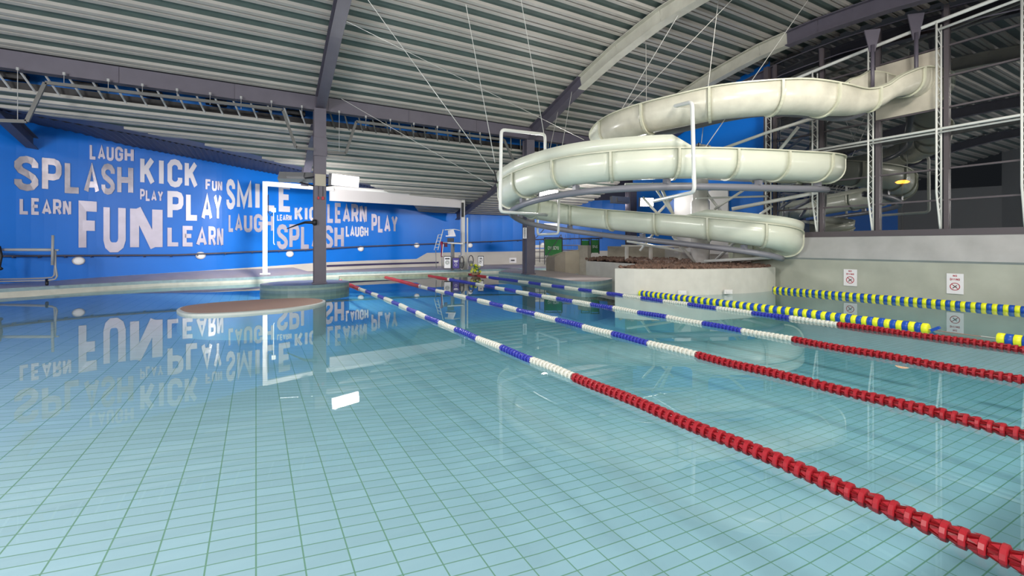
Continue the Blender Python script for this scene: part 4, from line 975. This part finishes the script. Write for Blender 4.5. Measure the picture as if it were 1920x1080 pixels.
# ================================================================ LANE ROPES
def float_mesh(name, band, core):
    m = MB(); n = 12; L = .078
    m.lathe([(.046, .0), (.053, .004), (.053, .028), (.046, .032)], (0, 0, 0), n, 0, axis='y')
    m.lathe([(.024, .03), (.024, L)], (0, 0, 0), 8, 1, axis='y')
    for k in range(6):
        a = k * PI / 3; c_, s_ = math.cos(a), math.sin(a); t = .004
        m.add([(c_ * .02 - s_ * t, .03, s_ * .02 + c_ * t), (c_ * .051 - s_ * t, .03, s_ * .051 + c_ * t), (c_ * .036 - s_ * t, L, s_ * .036 + c_ * t), (c_ * .02 - s_ * t, L, s_ * .02 + c_ * t),
               (c_ * .02 + s_ * t, .03, s_ * .02 - c_ * t), (c_ * .051 + s_ * t, .03, s_ * .051 - c_ * t), (c_ * .036 + s_ * t, L, s_ * .036 - c_ * t), (c_ * .02 + s_ * t, L, s_ * .02 - c_ * t)],
              [(0, 1, 2, 3), (7, 6, 5, 4), (1, 5, 6, 2), (2, 6, 7, 3)], 1)
        a2 = a + PI / 6; w_ = .26
        q = [(math.cos(a2 + s) * .052, .03, math.sin(a2 + s) * .052) for s in (-w_, w_)]; tip = (math.cos(a2) * .048, .066, math.sin(a2) * .048)
        m.add(q + [tip], [(0, 1, 2)], 0)
    gw = 1.12 if name == 'float_r' else 1.0; m.v = [(v[0] * gw, v[1], v[2] * gw) for v in m.v]
    me = bpy.data.meshes.new(name); me.from_pydata(m.v, [], m.f); me.materials.append(band); me.materials.append(core); me.polygons.foreach_set('material_index', m.m); me.update(); return me, m
FM = {'r': float_mesh('float_r', M_redl, M_red), 'b': float_mesh('float_b', M_fblue, M_fblue), 'w': float_mesh('float_w', M_fwhite, M_fwhite)}
BR = [4.51, 5.45, 6.35, 7.25, 8.15, 9.05, 9.95, 10.7, 11.5, 12.3, 13.1, 14.0, 14.85, 15.7, 16.6, 17.5]
def fcol(y, off=0, end=17.5):
    y = y - off
    if y < BR[0]: return 'r'
    if y > end: return 'r' if y > end + .2 else 'w'
    k = 0
    while k < len(BR) - 1 and y >= BR[k + 1]: k += 1
    return 'w' if k % 2 == 0 else 'b'
ropes = [(3.41, 22.3, .0, 'nearest lane rope, red then white and blue, running to the round island'), (5.75, 24.6, .0, 'second lane rope from the camera, ending left of the lifeguard chair'), (8.10, 24.4, -.05, 'third lane rope, ending in front of the lifeguard chair'), (10.45, 24.4, .35, 'fourth lane rope beside the yellow and blue float line')]
for ri, (X, Y1, off, lb) in enumerate(ropes):
    rt = thing('lane_rope', lb, 'lane rope', (X, .3, .02), 'lane ropes')
    N = int((Y1 - .3) / .08); rest = MB(); RM = [M_redl, M_red, M_fblue, M_fwhite]
    for k in range(N):
        y = k * .08; c_ = fcol(y + .3, off, 17.5 + (3 if ri > 1 else 0)); near_ = k < 100
        sag = .006 * math.sin(k * .35 + ri) ; dx = .035 * math.sin(k * .045 + ri * 2)
        if near_:
            o = bpy.data.objects.new('float', FM[c_][0]); C.objects.link(o); o.parent = rt; o.location = (dx, y, sag); o.rotation_euler = (0, random.random() * 1.0, 0)
        else:
            src = FM[c_][1]; ang = random.random(); ca, sa = math.cos(ang), math.sin(ang)
            vs = [(v[0] * ca + v[2] * sa + dx, v[1] + y, -v[0] * sa + v[2] * ca + sag) for v in src.v]; b = len(rest.v); rest.v += vs
            rest.f += [tuple(i + b for i in f) for f in src.f]; mp = {'r': (0, 1), 'b': (2, 2), 'w': (3, 3)}[c_]; rest.m += [mp[i] for i in src.m]
    o = rest.build('float_row', RM, rt, local=True); o['kind'] = 'stuff'
    m = MB(); m.tube([(.035 * math.sin(k * .045 + ri * 2), k * .08, 0) for k in range(-5, N + 8, 4)], .006, 6); m.build('cable', M_cable, rt, local=True)
# thick yellow and blue lines
def big_mesh(name, mm, r=.098):
    m = MB(); m.lathe([(.02, 0), (r * .86, .0), (r, .012), (r, .088), (r * .86, .1), (.02, .1)], (0, 0, 0), 20, 0, axis='y')
    me = bpy.data.meshes.new(name); me.from_pydata(m.v, [], m.f); me.materials.append(mm); me.polygons.foreach_set('use_smooth', [abs(p[1] - m.v[f[1]][1]) > -1 for f in m.f for p in [m.v[f[0]]]]); me.update()
    return me
BY, BB = big_mesh('float_y', M_yel), big_mesh('float_n', M_tblue)
def bigrope(X, y0, y1, lb, dx=.0, z=.045):
    rt = thing('float_line', lb, 'float line', (X, y0, z), 'thick yellow and blue float lines'); n = int((y1 - y0) / .1)
    rest = MB()
    for k in range(n):
        if k < 100:
            o = bpy.data.objects.new('float', BY if k % 2 == 0 else BB); C.objects.link(o); o.parent = rt; o.location = (dx * k / n + .03 * math.sin(k * .06), k * .1, .003 * math.sin(k)); s_ = random.uniform(.97, 1.03); o.scale = (s_, 1, s_)
    m = MB(); m.tube([(0, -1.2 if y0 < 3 else -.15, -.0), (dx, (y1 - y0) + .15, 0)], .008, 6); m.build('cable', M_cable, rt, local=True)
    return rt
bigrope(16.6, 1.0, 10.35, 'yellow and blue float line along the green grey wall with the signs', -.1)
bigrope(11.27, 3.65, 11.15, 'longer yellow and blue float line reaching the white planter')
bigrope(11.15, 1.4, 2.75, 'short yellow and blue float line at the right edge of the pool')
m = MB(); m.tube([(11.27, 3.65, .03), (11.2, 2.72, .03)], .007, 6); tag(m.build('joining_cord', mat('rust_cord', (.3, .16, .12), .7)), 'thin brown cord joining the two middle float lines', 'cord')
m = MB(); a, b = PX(1746, 627, 11.25), PX(1762, 619, 11.25); m.bar((a.x, a.y, .02), (b.x, b.y - .0, .10), .07, .05); tag(m.build('loose_tag', M_tblue), 'small loose blue piece on the cord at the float line end', 'float')
m = MB(); m.tube([G(1420, 543.5, .04), G(1370, 546, .04), G(1285, 550, .04)], .012, 6); tag(m.build('tether_cord', M_frame), 'dark cord from the far float line across the planter wall', 'cord')
